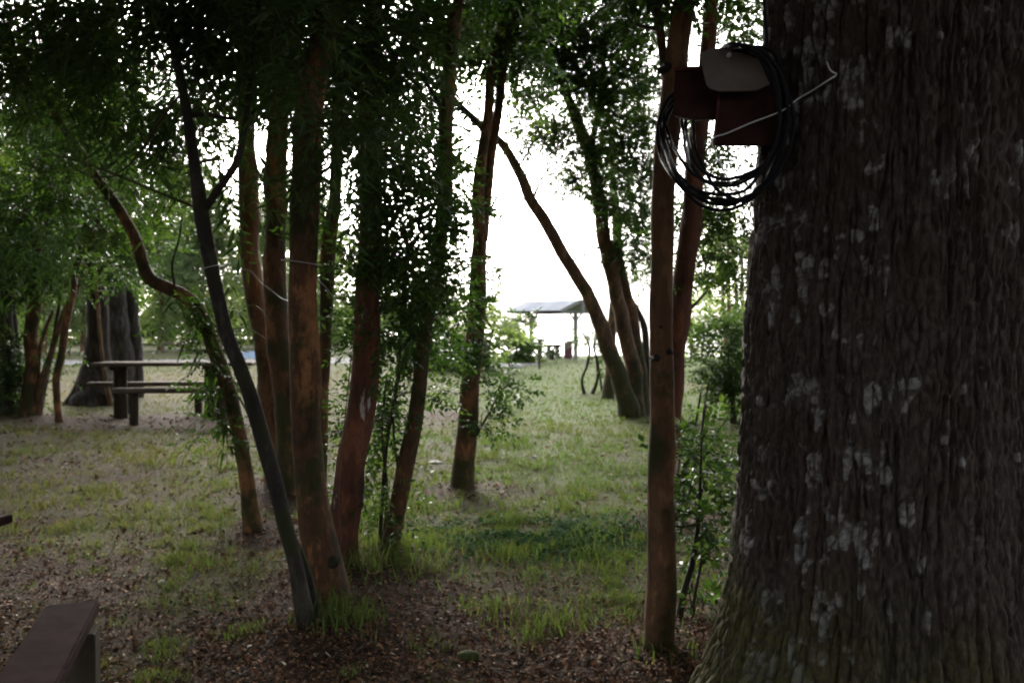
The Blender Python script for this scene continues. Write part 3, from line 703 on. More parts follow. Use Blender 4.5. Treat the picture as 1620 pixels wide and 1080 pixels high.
s3 = stem(rt, bs, [(955, 620, d, 5), (948, 590, d, 5), (946, 570, d, 4)], 'darkbark', 'trunk', 6, 0.3)
crown(rt, bs, [s1, s2], [(932, 528, 20, 16, d, 700), (950, 542, 16, 20, d, 600), (915, 545, 14, 14, d, 300), (960, 580, 16, 22, d, 260), (940, 565, 14, 16, d, 200)], 'small', 'leaf', limb_r=0.01)

# straight brown trunk beside the big tree
WS[0] = 0.92
rt, bs = tree_root('straight_tree', 'straight cinnamon-brown trunk with mossy foot standing beside the huge furrowed tree', 'tree', 1043, 1046)
d = gd(1046)
s1 = stem(rt, bs, [(1044, 1050, d, 52), (1044, 980, d, 51), (1043, 880, d, 52), (1043, 780, d, 49), (1046, 680, d, 46), (1046, 580, d, 42), (1045, 470, d, 40), (1047, 370, d, 39), (1052, 260, d, 39), (1060, 170, d, 40), (1068, 100, d, 41), (1080, 20, d, 36), (1095, -60, d, 32), (1130, -350, d, 22)], 'straightbark', seg=28, flare=0.10, lump=0.10)
trunk_ob = LAST['stem']
s2 = stem(rt, bs, [(1058, 150, d, 16), (1050, 95, d, 15), (1046, 50, d, 14), (1038, 0, d, 13), (1030, -120, d, 9)], 'cinnamon', 'limb', 10, 0, 0.06, sink=False)
for (px, py, w) in ((1058, 105, 7), (1046, 517, 6), (1057, 555, 6), (1040, 566, 6)):
    p = at(px, py, d - 0.052) ; bm_ = MB(); pts = np.array([p + np.array([0, 0.03, 0]), p, p + np.array([0, -0.012, 0])]) - bs
    v_, q_, t_ = tube(pts, np.array([w * 1.7, w * .8, w * 0.3]) * d / FPX, 14, True, 0.7, 60, w + px % 7); bm_.add(v_, q_, t_); bm_.build('knot', M['darkbark'], trunk_ob, smooth=True)
crown(rt, bs, [s1, s2], [(1000, -60, 120, 60, d, 900), (1120, -110, 140, 80, d, 700), (1010, 35, 22, 30, d + .4, 300)], 'leaf', 'leaf')
WS[0] = 0.85
rt, bs = tree_root('rear_tree', 'dark red-brown trunk half hidden behind the straight cinnamon-brown trunk', 'tree', 1060, 830)
d = gd(830)
s1 = stem(rt, bs, [(1056, 832, d, 34), (1062, 740, d, 33), (1068, 640, d, 33), (1074, 540, d, 35), (1081, 440, d, 38), (1092, 340, d, 38), (1104, 230, d, 33), (1114, 120, d, 29), (1124, 0, d, 24), (1140, -250, d, 15)], 'redbark', seg=18)
s2 = stem(rt, bs, [(1076, 500, d, 9), (1100, 480, d, 6), (1118, 460, d + .1, 4)], 'cinnamon', 'limb', 6, 0, 0.05, sink=False)
crown(rt, bs, [s1], [(1125, 380, 45, 60, d + .3, 1200), (1150, 300, 50, 60, d + .4, 1050), (1165, 420, 35, 40, d + .4, 900), (1110, 250, 40, 40, d + .2, 750), (1150, 40, 55, 50, d + .5, 750), (1095, 430, 22, 22, d, 750), (1160, -80, 120, 70, d, 750)], 'leaf', 'leaf')

# ------------------------------------------------------------------ trees about the picnic table
WS[0] = 0.85
rt, bs = tree_root('buttressed_tree', 'large dark tree with a spreading foot just beyond the end of the picnic table', 'tree', 152, 640)
d = gd(640)
s1 = stem(rt, bs, [(150, 642, d, 74), (152, 610, d, 52), (153, 560, d, 40), (151, 500, d, 35), (148, 430, d, 32), (144, 330, d, 30), (140, 200, d, 26), (140, 60, d, 22), (140, -150, d, 14)], 'brownbark', seg=22, flare=0.7, lump=0.14)
s2 = stem(rt, bs, [(100, 644, d - .3, 14), (122, 622, d - .15, 22), (142, 580, d, 22)], 'brownbark', 'root', 10, 0.2, 0.1)
s3 = stem(rt, bs, [(196, 646, d - .4, 14), (178, 628, d - .2, 22), (158, 585, d - .05, 22)], 'brownbark', 'root', 10, 0.2, 0.1)
s4 = stem(rt, bs, [(148, 652, d - .7, 14), (148, 632, d - .4, 24), (150, 585, d - .1, 24)], 'brownbark', 'root', 10, 0.2, 0.1)
crown(rt, bs, [s1], [(170, 400, 60, 40, d, 260), (110, 330, 80, 60, d, 240), (190, 300, 80, 60, d, 240), (90, 200, 110, 90, d, 200), (200, 150, 110, 90, d, 200)], 'mid', 'leaf', limb_r=0.03)
rt, bs = tree_root('twin_tree', 'pair of joined grey furrowed trunks right behind the picnic table', 'tree', 200, 632)
d = gd(632)
s1 = stem(rt, bs, [(190, 634, d, 50), (189, 590, d, 44), (189, 520, d, 40), (187, 450, d, 36), (184, 350, d, 33), (180, 200, d, 28), (176, 0, d, 20)], 'greybark', seg=18, flare=0.3, lump=0.12)
s2 = stem(rt, bs, [(214, 633, d + .2, 32), (213, 590, d + .2, 26), (210, 520, d + .2, 23), (206, 440, d + .2, 22), (200, 330, d + .2, 20), (210, 200, d + .2, 17), (216, 0, d + .2, 12)], 'greybark', seg=14, flare=0.3, lump=0.12)
crown(rt, bs, [s1, s2], [(200, 400, 40, 36, d + .3, 200), (250, 400, 30, 40, d + 1, 150), (240, 330, 60, 60, d, 180), (260, 200, 90, 90, d, 200)], 'mid', 'leaf', limb_r=0.03)
rt, bs = tree_root('pole_tree', 'very thin pale pole-like stem leaning past the end of the picnic table', 'sapling', 176, 643)
d = gd(643)
s1 = stem(rt, bs, [(177, 645, d, 12), (170, 615, d, 9), (163, 570, d, 7), (158, 520, d, 7), (153, 460, d, 7), (150, 400, d, 6), (140, 300, d, 5)], 'orange', seg=8, flare=0.6)
crown(rt, bs, [s1], [(140, 320, 40, 40, d, 200)], 'mid', 'leaf')
rt, bs = tree_root('sinuous_tree', 'thin sinuous brown stem with a kinked foot, short of the picnic table', 'tree', 92, 672)
d = gd(672)
s1 = stem(rt, bs, [(93, 675, d, 14), (89, 640, d, 13), (88, 600, d, 13), (98, 560, d, 14), (104, 510, d, 13), (112, 470, d, 13), (122, 420, d, 12), (138, 380, d, 12), (158, 345, d, 11), (172, 300, d, 9), (190, 200, d, 7)], 'cinnamon', seg=12)
crown(rt, bs, [s1], [(90, 420, 30, 30, d + .2, 250), (190, 370, 50, 40, d, 380), (140, 300, 60, 60, d, 360), (230, 380, 35, 30, d, 260)], 'mid', 'leaf_bright')
rt, bs = tree_root('many_stemmed_tree', 'brown tree with pale scars and several splayed side stems at the picture edge', 'tree', 52, 664)
d = gd(664)
s1 = stem(rt, bs, [(46, 667, d, 34), (48, 620, d, 27), (50, 560, d, 26), (52, 490, d, 25), (55, 420, d, 24), (60, 330, d, 21), (70, 200, d, 17), (80, 0, d, 12)], 'cinnamon', seg=16)
s2 = stem(rt, bs, [(58, 660, d, 14), (66, 610, d, 13), (80, 560, d, 12), (100, 500, d, 12), (118, 470, d, 9), (135, 420, d, 7)], 'orange', seg=10)
s3 = stem(rt, bs, [(60, 655, d + .1, 10), (74, 600, d + .1, 8), (84, 540, d + .1, 7), (96, 470, d + .1, 5)], 'darkbark', seg=8)
s4 = stem(rt, bs, [(56, 640, d, 9), (60, 590, d, 8), (66, 540, d, 7), (84, 490, d, 5)], 'orange', seg=8)
crown(rt, bs, [s1, s2], [(40, 400, 55, 55, d, 420), (90, 440, 40, 30, d, 360), (70, 300, 80, 70, d, 340), (110, 555, 16, 18, d, 160), (20, 470, 30, 30, d, 380), (60, 180, 90, 80, d, 260), (105, 590, 14, 14, d, 120)], 'mid', 'leaf_bright')
rt, bs = tree_root('dark_tree', 'dark-barked trunk with leafy foot cut off by the picture edge', 'tree', 14, 662)
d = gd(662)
s1 = stem(rt, bs, [(14, 666, d, 40), (14, 600, d, 30), (10, 520, d, 27), (4, 430, d, 24), (-10, 340, d, 20), (-30, 150, d, 14)], 'darkbark', seg=14)  # same dark grey bark as the leaning tree
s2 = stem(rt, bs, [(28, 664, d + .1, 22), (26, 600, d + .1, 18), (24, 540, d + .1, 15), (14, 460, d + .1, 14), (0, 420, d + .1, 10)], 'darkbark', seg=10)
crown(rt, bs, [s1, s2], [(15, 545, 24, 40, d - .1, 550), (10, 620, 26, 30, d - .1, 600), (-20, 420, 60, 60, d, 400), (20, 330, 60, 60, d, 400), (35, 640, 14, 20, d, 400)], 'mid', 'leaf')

# ------------------------------------------------------------------ saplings and bushes
def bush(name, label, px, py, stems, blobs, kind, mat, cat='bush', d=None, lr=0.008, group=None):
    rt, bs = tree_root(name, label, cat, px, py, d, group)
    S = [stem(rt, bs, st, 'darkbark', 'stem', 7, 0.3, 0.06) for st in stems]
    crown(rt, bs, S, blobs, kind, mat, limb_r=lr)
    return rt, bs
d = gd(880)
bush('sapling', 'thin leafy saplings crowded between the red-brown trunk and the curved brown trunk', 604, 880,
     [[(600, 884, d, 9), (604, 800, d, 7), (612, 700, d, 7), (628, 600, d, 6), (634, 520, d, 5), (640, 430, d, 4)], [(606, 884, d + .1, 8), (612, 780, d, 6), (604, 680, d, 5), (612, 590, d, 4)],
      [(624, 870, d + .2, 6), (630, 760, d, 5), (622, 660, d, 4), (640, 560, d, 3)]],
     [(620, 540, 45, 60, d, 1050), (612, 640, 36, 60, d, 900), (600, 740, 34, 60, d, 630), (636, 470, 40, 50, d, 1050), (650, 620, 22, 40, d, 600), (590, 640, 25, 50, d + .2, 750), (615, 800, 30, 40, d, 390)], 'leaf', 'leaf', 'sapling')
d = gd(985)
bush('sapling', 'leafy sapling with a kinked dark stem against the foot of the huge furrowed tree', 1075, 985,
     [[(1072, 990, d, 14), (1082, 940, d, 12), (1098, 885, d, 11), (1106, 820, d, 7), (1108, 740, d, 5), (1112, 660, d, 4), (1122, 600, d, 3)],
      [(1090, 930, d, 7), (1110, 890, d, 5), (1128, 860, d, 4)]],
     [(1105, 800, 34, 45, d, 1248), (1122, 740, 30, 40, d, 1248), (1100, 860, 28, 30, d, 792), (1085, 740, 16, 24, d, 528), (1130, 820, 22, 40, d, 1008), (1115, 690, 26, 30, d, 576), (1095, 920, 22, 40, d, 500), (1112, 960, 20, 36, d, 400)], 'small', 'leaf', 'sapling')
d = gd(800)
bush('sapling', 'slim green sapling rising behind the straight cinnamon-brown trunk', 1076, 800,
     [[(1078, 805, d, 9), (1086, 740, d, 7), (1100, 670, d, 5), (1108, 620, d, 4)], [(1084, 800, d, 6), (1100, 730, d, 5), (1118, 640, d, 4)], [(1070, 800, d, 10), (1076, 770, d, 9), (1084, 730, d, 8)]],
     [(1100, 690, 26, 30, d, 780), (1125, 720, 30, 30, d, 1092), (1090, 660, 18, 20, d, 520), (1140, 770, 26, 34, d, 988)], 'small', 'leaf_bright', 'sapling')
d = gd(668)
bush('evergreen_bush', 'dense dark green bush partly covered by the huge furrowed tree', 1165, 668,
     [[(1160, 670, d, 12), (1158, 620, d, 9), (1150, 560, d, 6)], [(1172, 670, d, 12), (1180, 600, d, 9), (1176, 540, d, 6)]],
     [(1150, 580, 46, 42, d, 520), (1170, 530, 40, 36, d, 520), (1135, 545, 26, 22, d, 300), (1178, 620, 40, 40, d, 520), (1130, 610, 24, 26, d, 300)], 'mid', 'leaf', lr=0.012)
d = gd(585)
bush('round_bush', 'rounded pale green bush close to the shelter, behind the forked tree', 772, 585,
     [[(770, 587, d, 9), (774, 550, d, 6), (782, 510, d, 4)]],
     [(760, 525, 28, 26, d, 40), (750, 502, 24, 18, d, 40), (735, 560, 32, 22, d, 40), (782, 512, 18, 22, d, 30), (785, 545, 16, 20, d, 30)], 'far', 'leaf_far', lr=0.03)
bush('dark_bush', 'low dark bush in the grass between curved brown trunk and forked tree', 700, 582,
     [[(700, 584, d, 9), (702, 560, d, 6), (708, 540, d, 4)]],
     [(690, 555, 28, 28, d, 55), (715, 545, 26, 26, d, 55), (735, 565, 22, 22, d, 50), (665, 560, 20, 24, d, 50)], 'far', 'leaf', lr=0.03)
d = gd(573)
bush('thin_shrub', 'thin wispy shrub beside the table end under the shelter roof', 818, 573,
     [[(818, 575, d, 4), (816, 545, d, 3), (812, 510, d, 2)], [(822, 575, d, 4), (826, 550, d, 3), (830, 520, d, 2)], [(835, 575, d, 4), (838, 555, d, 3), (834, 530, d, 2)]],
     [(815, 545, 22, 22, d, 60), (835, 555, 16, 16, d, 60), (806, 510, 18, 16, d, 40), (800, 560, 18, 14, d, 70), (822, 512, 14, 12, d, 26)], 'far', 'leaf', lr=0.03)

# strap-leaved plant growing on the bent trunk
rt, bs = tree_root('strap_leaf_plant', 'strap-leaved fern-like plant growing on the bent trunk before the picnic table', 'fern', 345, 700, gd(845) - .12)
r = np.random.default_rng(12); df = gd(845) - .14
for (cx_, cy_, n_, ln) in ((300, 482, 14, 0.26), (322, 520, 18, 0.27), (336, 565, 18, 0.26), (346, 620, 16, 0.26), (356, 670, 14, 0.22), (360, 710, 10, 0.18), (372, 500, 8, 0.22)):
    for k in range(n_):
        p = at(cx_ + r.normal() * 6, cy_ + r.normal() * 14, df) - bs
        a = r.random() * 2 * math.pi; up = 0.35 + 0.55 * r.random(); l = ln * (0.6 + 0.6 * r.random())
        t = np.linspace(0, 1, 7); h = np.array([math.cos(a), math.sin(a) * 0.7, 0])
        P = p + h[None] * (t * l * 0.85)[:, None] + np.array([0, 0, 1])[None] * (up * l * t - 1.05 * l * t ** 2.2)[:, None]
        s = np.cross(h, [0, 0, 1]); s = s / np.linalg.norm(s); w = 0.0125 * np.sin(np.pi * np.clip(t * 0.92 + 0.06, 0, 1)) ** 0.7
        V = np.vstack([P - s * w[:, None], P + np.array([0, 0, -0.003]), P + s * w[:, None]])
        q = [[i_, i_ + 1, i_ + 8, i_ + 7] for i_ in range(6)] + [[i_ + 7, i_ + 8, i_ + 15, i_ + 14] for i_ in range(6)]
        link('frond', mesh_np('frond', V, q, attrs={'tint': np.full(21, 0.2 + 0.6 * r.random())}), M['frond'], rt)

crown(rt, bs, None, [(335, 560, 22, 50, df, 700, .1), (350, 650, 18, 45, df, 600, .1), (310, 500, 24, 22, df, 500, .1)], 'leaf', 'leaf', limbs=False, name='small_leaves')
# ------------------------------------------------------------------ far trees beyond the lawn
FARL = ['pale green feathery tree', 'olive green bushy tree', 'tall dark green tree']
def far_tree(label, px, base_py, d, top, halfw, dens, mat, group='trees beyond the lawn', w=10, low=0.2):
    rt, bs = tree_root('distant_tree', label, 'tree', px, base_py, d, group)
    py0 = HORIZON + CAM_H * FPX / d
    s = stem(rt, bs, [(px, py0, d, w), (px + 2, py0 - 60, d, w * .85), (px - 3, (py0 + top) / 2, d, w * .6), (px + 3, top, d, w * .3)], 'orange' if mat == 'leaf_far' else 'darkbark', 'trunk', 10, 0.3)
    bl = []; h = py0 - top; rr = np.random.default_rng(int(px * 7 + d))
    for k in range(9):
        f = low + (1 - low) * (k + rr.random()) / 9
        wdt = halfw * (1.1 - 0.6 * f); bl.append((px + (rr.random() - .5) * halfw * 1.3, py0 - f * h, wdt * 0.75, h * 0.12 + 8, d + (rr.random() - .5) * 3, dens))
    crown(rt, bs, [s], bl, 'far', mat, limb_r=0.05, limbs=True)
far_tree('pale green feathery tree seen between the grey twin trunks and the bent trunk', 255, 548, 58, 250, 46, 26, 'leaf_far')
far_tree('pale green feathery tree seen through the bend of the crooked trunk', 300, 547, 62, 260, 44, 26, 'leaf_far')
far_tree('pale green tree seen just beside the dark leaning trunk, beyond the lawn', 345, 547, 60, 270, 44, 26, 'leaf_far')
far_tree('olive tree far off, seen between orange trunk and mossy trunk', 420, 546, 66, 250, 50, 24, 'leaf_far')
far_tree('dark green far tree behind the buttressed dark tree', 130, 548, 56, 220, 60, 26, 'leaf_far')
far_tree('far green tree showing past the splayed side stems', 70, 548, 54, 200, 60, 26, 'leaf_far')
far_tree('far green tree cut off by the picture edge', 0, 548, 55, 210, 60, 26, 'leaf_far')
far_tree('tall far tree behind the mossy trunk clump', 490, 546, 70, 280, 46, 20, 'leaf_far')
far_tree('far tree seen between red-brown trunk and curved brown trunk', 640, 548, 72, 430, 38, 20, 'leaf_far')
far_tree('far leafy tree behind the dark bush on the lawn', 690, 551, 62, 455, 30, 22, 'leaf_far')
# trees at the lake edge seen beside the huge tree
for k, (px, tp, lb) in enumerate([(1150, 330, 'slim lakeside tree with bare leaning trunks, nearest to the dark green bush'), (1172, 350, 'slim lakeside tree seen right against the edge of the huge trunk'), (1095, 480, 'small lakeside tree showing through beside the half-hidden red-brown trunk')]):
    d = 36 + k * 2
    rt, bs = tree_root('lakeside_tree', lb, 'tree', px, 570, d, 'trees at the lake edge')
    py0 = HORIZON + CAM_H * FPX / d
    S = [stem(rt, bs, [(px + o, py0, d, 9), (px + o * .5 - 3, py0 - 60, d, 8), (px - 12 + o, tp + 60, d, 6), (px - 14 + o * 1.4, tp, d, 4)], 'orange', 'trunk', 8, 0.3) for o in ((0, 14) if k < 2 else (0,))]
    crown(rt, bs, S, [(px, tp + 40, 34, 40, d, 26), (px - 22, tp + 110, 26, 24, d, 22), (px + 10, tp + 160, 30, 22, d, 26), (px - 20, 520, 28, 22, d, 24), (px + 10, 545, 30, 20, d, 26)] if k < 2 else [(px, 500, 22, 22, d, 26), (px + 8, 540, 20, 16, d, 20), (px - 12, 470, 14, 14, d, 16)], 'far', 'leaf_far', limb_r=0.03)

# unseen wood round and behind the viewpoint: its masses and gaps are set to shape the light
r = np.random.default_rng(77)
pts = []
def blob_mass(c, rad, n):
    u = r.normal(size=(n, 3)); u /= np.linalg.norm(u, axis=1)[:, None]; u *= (r.random(n) ** 0.4)[:, None]
    pts.append(np.array(c) + u * np.array(rad))
for k in range(54):                                 # behind and at the sides
    a = R(150 + 240 * (k + r.random()) / 64) + R(0)
    dist = 8 + 7 * r.random(); x, y = dist * math.cos(a), dist * math.sin(a)
    if y > 3 and abs(x) / max(y, .1) < 0.85: continue
    blob_mass((x, y, 4.7 + 5.4 * r.random()), (2.6, 2.6, 1.8), 320)
for k in range(96):                                 # overhead
    x, y = -8 + 16 * r.random(), -9 + 15 * r.random()
    blob_mass((x, y, 6.5 + 3.0 * r.random() + 0.25 * max(0, y)), (1.8, 1.8, 0.7), 190)
for k in range(34):                                 # added overhead to darken the ground towards the picnic table
    x, y = -9.5 + 9 * r.random(), 4.5 + 8.5 * r.random()
    blob_mass((x, y, 7.0 + 2.2 * r.random()), (1.7, 1.7, 0.6), 130)
for k in range(18):                                 # beside the view
    sx = -1 if k % 2 else 1; y = 4 + 16 * r.random(); x = sx * (y * 0.62 + 3.6 + 4 * r.random())
    blob_mass((x, y, 1.5 + 6 * r.random()), (2.0, 2.0, 1.8), 240)
P = np.vstack(pts)
ok = ~((np.abs(P[:, 0]) < P[:, 1] * 0.66 + 0.8) & (P[:, 1] > 0) & ((P[:, 2] - CAM_H) < P[:, 1] * 0.44 + 0.9)); P = P[ok]
P[:, 2] = np.maximum(P[:, 2], 0.3)
vv, qq, tt = foliage(P, r.normal(size=P.shape), 0.36, 0.19, 0.8, 4, 0.2, 78, r.random(len(P)))
tag(link('forest', mesh_np('forest', vv, qq, attrs={'tint': tt}, smooth=False), M['leaf']), 'unseen forest foliage around and above the clearing, massed to shade it', 'forest', kind='stuff')

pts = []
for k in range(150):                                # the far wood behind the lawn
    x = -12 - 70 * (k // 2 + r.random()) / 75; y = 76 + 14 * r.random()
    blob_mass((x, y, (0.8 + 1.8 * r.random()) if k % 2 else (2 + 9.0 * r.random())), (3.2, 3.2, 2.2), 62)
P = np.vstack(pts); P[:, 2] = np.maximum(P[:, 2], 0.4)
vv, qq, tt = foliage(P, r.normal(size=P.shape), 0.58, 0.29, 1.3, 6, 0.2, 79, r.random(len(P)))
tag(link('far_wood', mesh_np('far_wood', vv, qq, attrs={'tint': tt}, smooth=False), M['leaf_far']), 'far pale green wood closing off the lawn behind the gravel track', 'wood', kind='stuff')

# ------------------------------------------------------------------ picnic table and its two benches
YAW = R(5)
def post(px, py, top, rad, parent, base, d=None, mat='postwood'):
    d = d or gd(py); p = at(px, py, d); z = float(ground_h(p[0], p[1])) - 0.05
    n = 8; zz = np.linspace(z, top, n); pts_ = np.stack([np.full(n, p[0]), np.full(n, p[1]), zz], 1) - base
    v_, q_, t_ = tube(pts_, rad, 14, True, 0.07, 5, int(px) % 40); link('leg', mesh_np('leg', v_, q_, t_, smooth=True), M[mat], parent)
def planks(parent, base, c, length, widths, th, yaw, mat, name='plank', gap=0.012):
    tot = sum(widths) + gap * (len(widths) - 1); y = -tot / 2
    for k, w in enumerate(widths):
        b_ = MB(); off = rotz(yaw) @ np.array([0.015 * math.sin(k * 2.1), y + w / 2, 0])
        b_.box(np.array(c) + off - base, (length + 0.02 * math.cos(k * 3), w, th + 0.003 * (k % 2)), rotz(yaw) @ rotx(0.008 * (k - 1)), 0.012); b_.build(name, M[mat], parent); y += w + gap
tc = at(282, 577, 14.0); tc[2] = 0.86
rt = thing('picnic_table', 'weathered wooden picnic table on thick round posts', 'table', (tc[0], tc[1], 0)); base = np.array([tc[0], tc[1], 0])
planks(rt, base, (tc[0], tc[1], 0.85), 2.42, [0.25, 0.25, 0.25], 0.055, YAW, 'oldwood')
post(191, 660, 0.82, 0.105, rt, base, 14.0); post(334, 657, 0.82, 0.105, rt, base, 14.3)
for px in (191, 334):
    p = at(px, 577, 14.0 if px < 200 else 14.25); b_ = MB(); b_.box(np.array([p[0], p[1], 0.79]) - base, (0.12, 0.66, 0.07), rotz(YAW), 0.01); b_.build('crosspiece', M['postwood'], rt)
nc = at(285, 617, 12.9)
rt = thing('bench', 'rustic plank bench on round legs on the near side of the picnic table', 'bench', (nc[0], nc[1], 0), 'benches of the picnic table'); base = np.array([nc[0], nc[1], 0])
planks(rt, base, (nc[0], nc[1], 0.505), 1.85, [0.27], 0.075, R(4), 'oldwood', 'seat')
post(212, 672, 0.47, 0.065, rt, base, 12.9); post(351, 668, 0.47, 0.075, rt, base, 13.05)
fc = at(265, 608, 14.9)
rt = thing('bench', 'rustic plank bench on round legs on the far side of the picnic table', 'bench', (fc[0], fc[1], 0), 'benches of the picnic table'); base = np.array([fc[0], fc[1], 0])
planks(rt, base, (fc[0], fc[1], 0.475), 2.55, [0.26], 0.07, R(5), 'oldwood', 'seat')
post(200, 650, 0.44, 0.065, rt, base, 14.85); post(314, 653, 0.44, 0.065, rt, base, 15.0)

# ------------------------------------------------------------------ painted benches at the near corner
def slab_bench(label, corners, top, th, legs, mat='painted'):
    c = np.array(corners).mean(0); base = np.array([c[0], c[1], float(ground_h(c[0], c[1]))])
    rt = thing('painted_bench', label, 'bench', base)
    A = np.array([[x, y, top] for x, y in corners]); B = A - np.array([0, 0, th])
    import bmesh
    bm = bmesh.new(); va = [bm.verts.new(p - base) for p in A]; vb = [bm.verts.new(p - base) for p in B]
    bm.faces.new(va); bm.faces.new(vb[::-1])
    for k in range(4): bm.faces.new([va[k], vb[k], vb[(k + 1) % 4], va[(k + 1) % 4]])
    bmesh.ops.recalc_face_normals(bm, faces=bm.faces); bmesh.ops.bevel(bm, geom=list(bm.edges), offset=0.007, segments=2, affect='EDGES')
    me = bpy.data.meshes.new('seat'); bm.to_mesh(me); bm.free(); link('seat', me, M[mat], rt)
    for (x, y) in legs:
        b_ = MB(); z0 = float(ground_h(x, y)) - 0.06; b_.box(np.array([x, y, (z0 + top - th) / 2]) - base, (0.09, 0.12, top - th - z0), rotz(0.3), 0.006); b_.build('leg', M['postwood'], rt)
def onplane(px, py, z):
    a = at(px, py, 1.0) - np.array([0, 0, CAM_H]); t = (z - CAM_H) / a[2]; return (np.array([0, 0, CAM_H]) + a * t)[:2]
HB = 0.46
c1, c2, c3, c4 = onplane(72, 956, HB), onplane(157, 948, HB), onplane(88, 1085, HB), onplane(-12, 1060, HB)
dv = (c3 - c2); c3 = c2 + dv * 3.2; c4 = c1 + dv * 3.2
slab_bench('dark oxblood-painted plank bench running out of the bottom corner', [c1, c2, c3, c4], HB, 0.045, [tuple(c2 * 0.84 + c1 * 0.16 + dv * 0.22), tuple((c3 + c4) / 2 - dv * .25)])
e1, e2 = onplane(-90, 838, 0.46), onplane(-5, 812, 0.46)
n_ = np.array([-(e2 - e1)[1], (e2 - e1)[0]]); n_ = n_ / np.linalg.norm(n_)
ax_ = (e2 - e1) / np.linalg.norm(e2 - e1)
slab_bench('end of an oxblood-painted plank just entering the picture at its edge', [e2, e2 - ax_ * 1.3, e2 - ax_ * 1.3 - n_ * 0.09, e2 - n_ * 0.09], 0.46, 0.045, [tuple(e2 - ax_ * .35 - n_ * .045), tuple(e2 - ax_ * 1.15 - n_ * .045)])

# ------------------------------------------------------------------ shelter by the lake
sp_l, sp_r = at(843, 568, 42.5), at(908, 572, 40.5)
ctr = (sp_l + sp_r) / 2; ctr[2] = 0; ra = math.atan2(sp_r[1] - sp_l[1], sp_r[0] - sp_l[0]); ra = R(-38)
RZ = rotz(ra)                                           # local x runs along the ridge, towards the near gable
rt = thing('shelter', 'open picnic shelter with pale corrugated gable roof on posts by the lake', 'shelter', ctr)
Lr, Wr, He, Hr = 3.2, 3.3, 2.22, 2.72
for sgn in (-1, 1):                                     # corrugated slopes
    nu, nv = 90, 4
    u = np.linspace(-Lr / 2, Lr / 2, nu); w = np.linspace(0, 1, nv); U, Wv = np.meshgrid(u, w)
    zc = Hr + (He - Hr) * Wv + 0.018 * np.sin(U * 2 * math.pi / 0.14)
    V = np.stack([U, sgn * Wv * Wr / 2, zc], -1).reshape(-1, 3); V2 = V - np.array([0, 0, 0.02])
    i = np.arange(nv - 1)[:, None] * nu; j = np.arange(nu - 1)[None]; Q = np.stack([i + j, i + j + 1, i + nu + j + 1, i + nu + j], -1).reshape(-1, 4)
    link('roof_sheet', mesh_np('roof_sheet', np.vstack([V, V2]) @ RZ.T, np.vstack([Q, Q[:, ::-1] + len(V)])), M['steel'], rt)
def beam(name, a, b, w, h, mat='shelterwood'):
    a, b = np.array(a, float), np.array(b, float); dvec = b - a; L = np.linalg.norm(dvec)
    q_ = Vector(dvec).to_track_quat('X', 'Z').to_matrix(); bb = MB(); bb.box((0, 0, 0), (L, w, h), None, 0.006)
    v_ = bb.v[0] @ np.array(q_).T + (a + b) / 2; bb.v[0] = v_ @ RZ.T; return bb.build(name, M[mat], rt)
for xx in (-1.28, 1.28):
    beam('post', (xx, 0, 0.0), (xx, 0, 2.2), 0.15, 0.15)
    beam('crossbeam', (xx, -1.55, 2.17), (xx, 1.55, 2.17), 0.08, 0.14)
    beam('king_post', (xx * 1.29, 0, 2.15), (xx * 1.29, 0, 2.70), 0.12, 0.16)
    for s_ in (-1, 1):
        beam('brace', (xx, 0, 1.72), (xx, s_ * 0.5, 2.12), 0.06, 0.08)
        beam('rafter', (xx, s_ * 0.06, 2.66), (xx, s_ * 1.6, 2.21), 0.07, 0.09)
for s_ in (-1, 1): beam('eave_beam', (-1.55, s_ * 1.52, 2.17), (1.55, s_ * 1.52, 2.17), 0.07, 0.10, 'darkwood')
beam('ridge_beam', (-1.58, 0, 2.665), (1.58, 0, 2.665), 0.05, 0.05, 'darkwood')
for s_ in (-1, 1): beam('fascia', (1.615, s_ * 0.03, 2.69), (1.615, s_ * 1.66, 2.19), 0.03, 0.16)
p = at(875, 547, 42); rt2 = thing('shelter_table', 'small dark-topped table between the posts of the lakeside shelter', 'table', (p[0], p[1], 0)); base = np.array([p[0], p[1], 0])
b_ = MB(); b_.box((0, 0, 0.60), (0.66, 0.5, 0.13), rotz(ra), 0.01); b_.build('table_top', M['darkwood'], rt2)
for k in (-1, 1): b_ = MB(); b_.box((k * 0.2, 0, 0.29), (0.07, 0.3, 0.6), rotz(ra), 0.01); b_.build('leg', M['shelterwood'], rt2)
p = at(845, 545, 41.5); rt2 = thing('shelter_bench', 'dark side table standing at the post of the shelter nearest the thin shrub', 'table', (p[0], p[1], 0))
b_ = MB(); b_.box((0, 0, 0.70), (0.75, 0.45, 0.12), rotz(ra), 0.01); b_.build('table_top', M['darkwood'], rt2)
for k in (-1, 1): b_ = MB(); b_.box((k * 0.26, 0, 0.33), (0.1, 0.3, 0.68), rotz(ra), 0.01); b_.build('leg', M['darkwood'], rt2)
p = at(873, 570, 40.3); rt2 = thing('stump', 'short dark tree stump used as a seat under the shelter', 'stump', (p[0], p[1], 0))
v_, q_, t_ = tube(np.array([[0, 0, -.05], [0, 0, .1], [0, .01, .3], [.01, 0, .42]]), np.array([.14, .11, .12, .15]), 12, True, .15, 6, 4); link('log', mesh_np('log', v_, q_, t_), M['brownbark'], rt2)
p = at(899, 568, 41); rt2 = thing('red_board', 'dark red board standing upright beside the shelter post', 'board', (p[0], p[1], 0))
b_ = MB(); b_.box((0, 0, 0.40), (0.34, 0.26, 0.76), rotz(R(-20)), 0.01); b_.build('panel', M['redboard'], rt2)
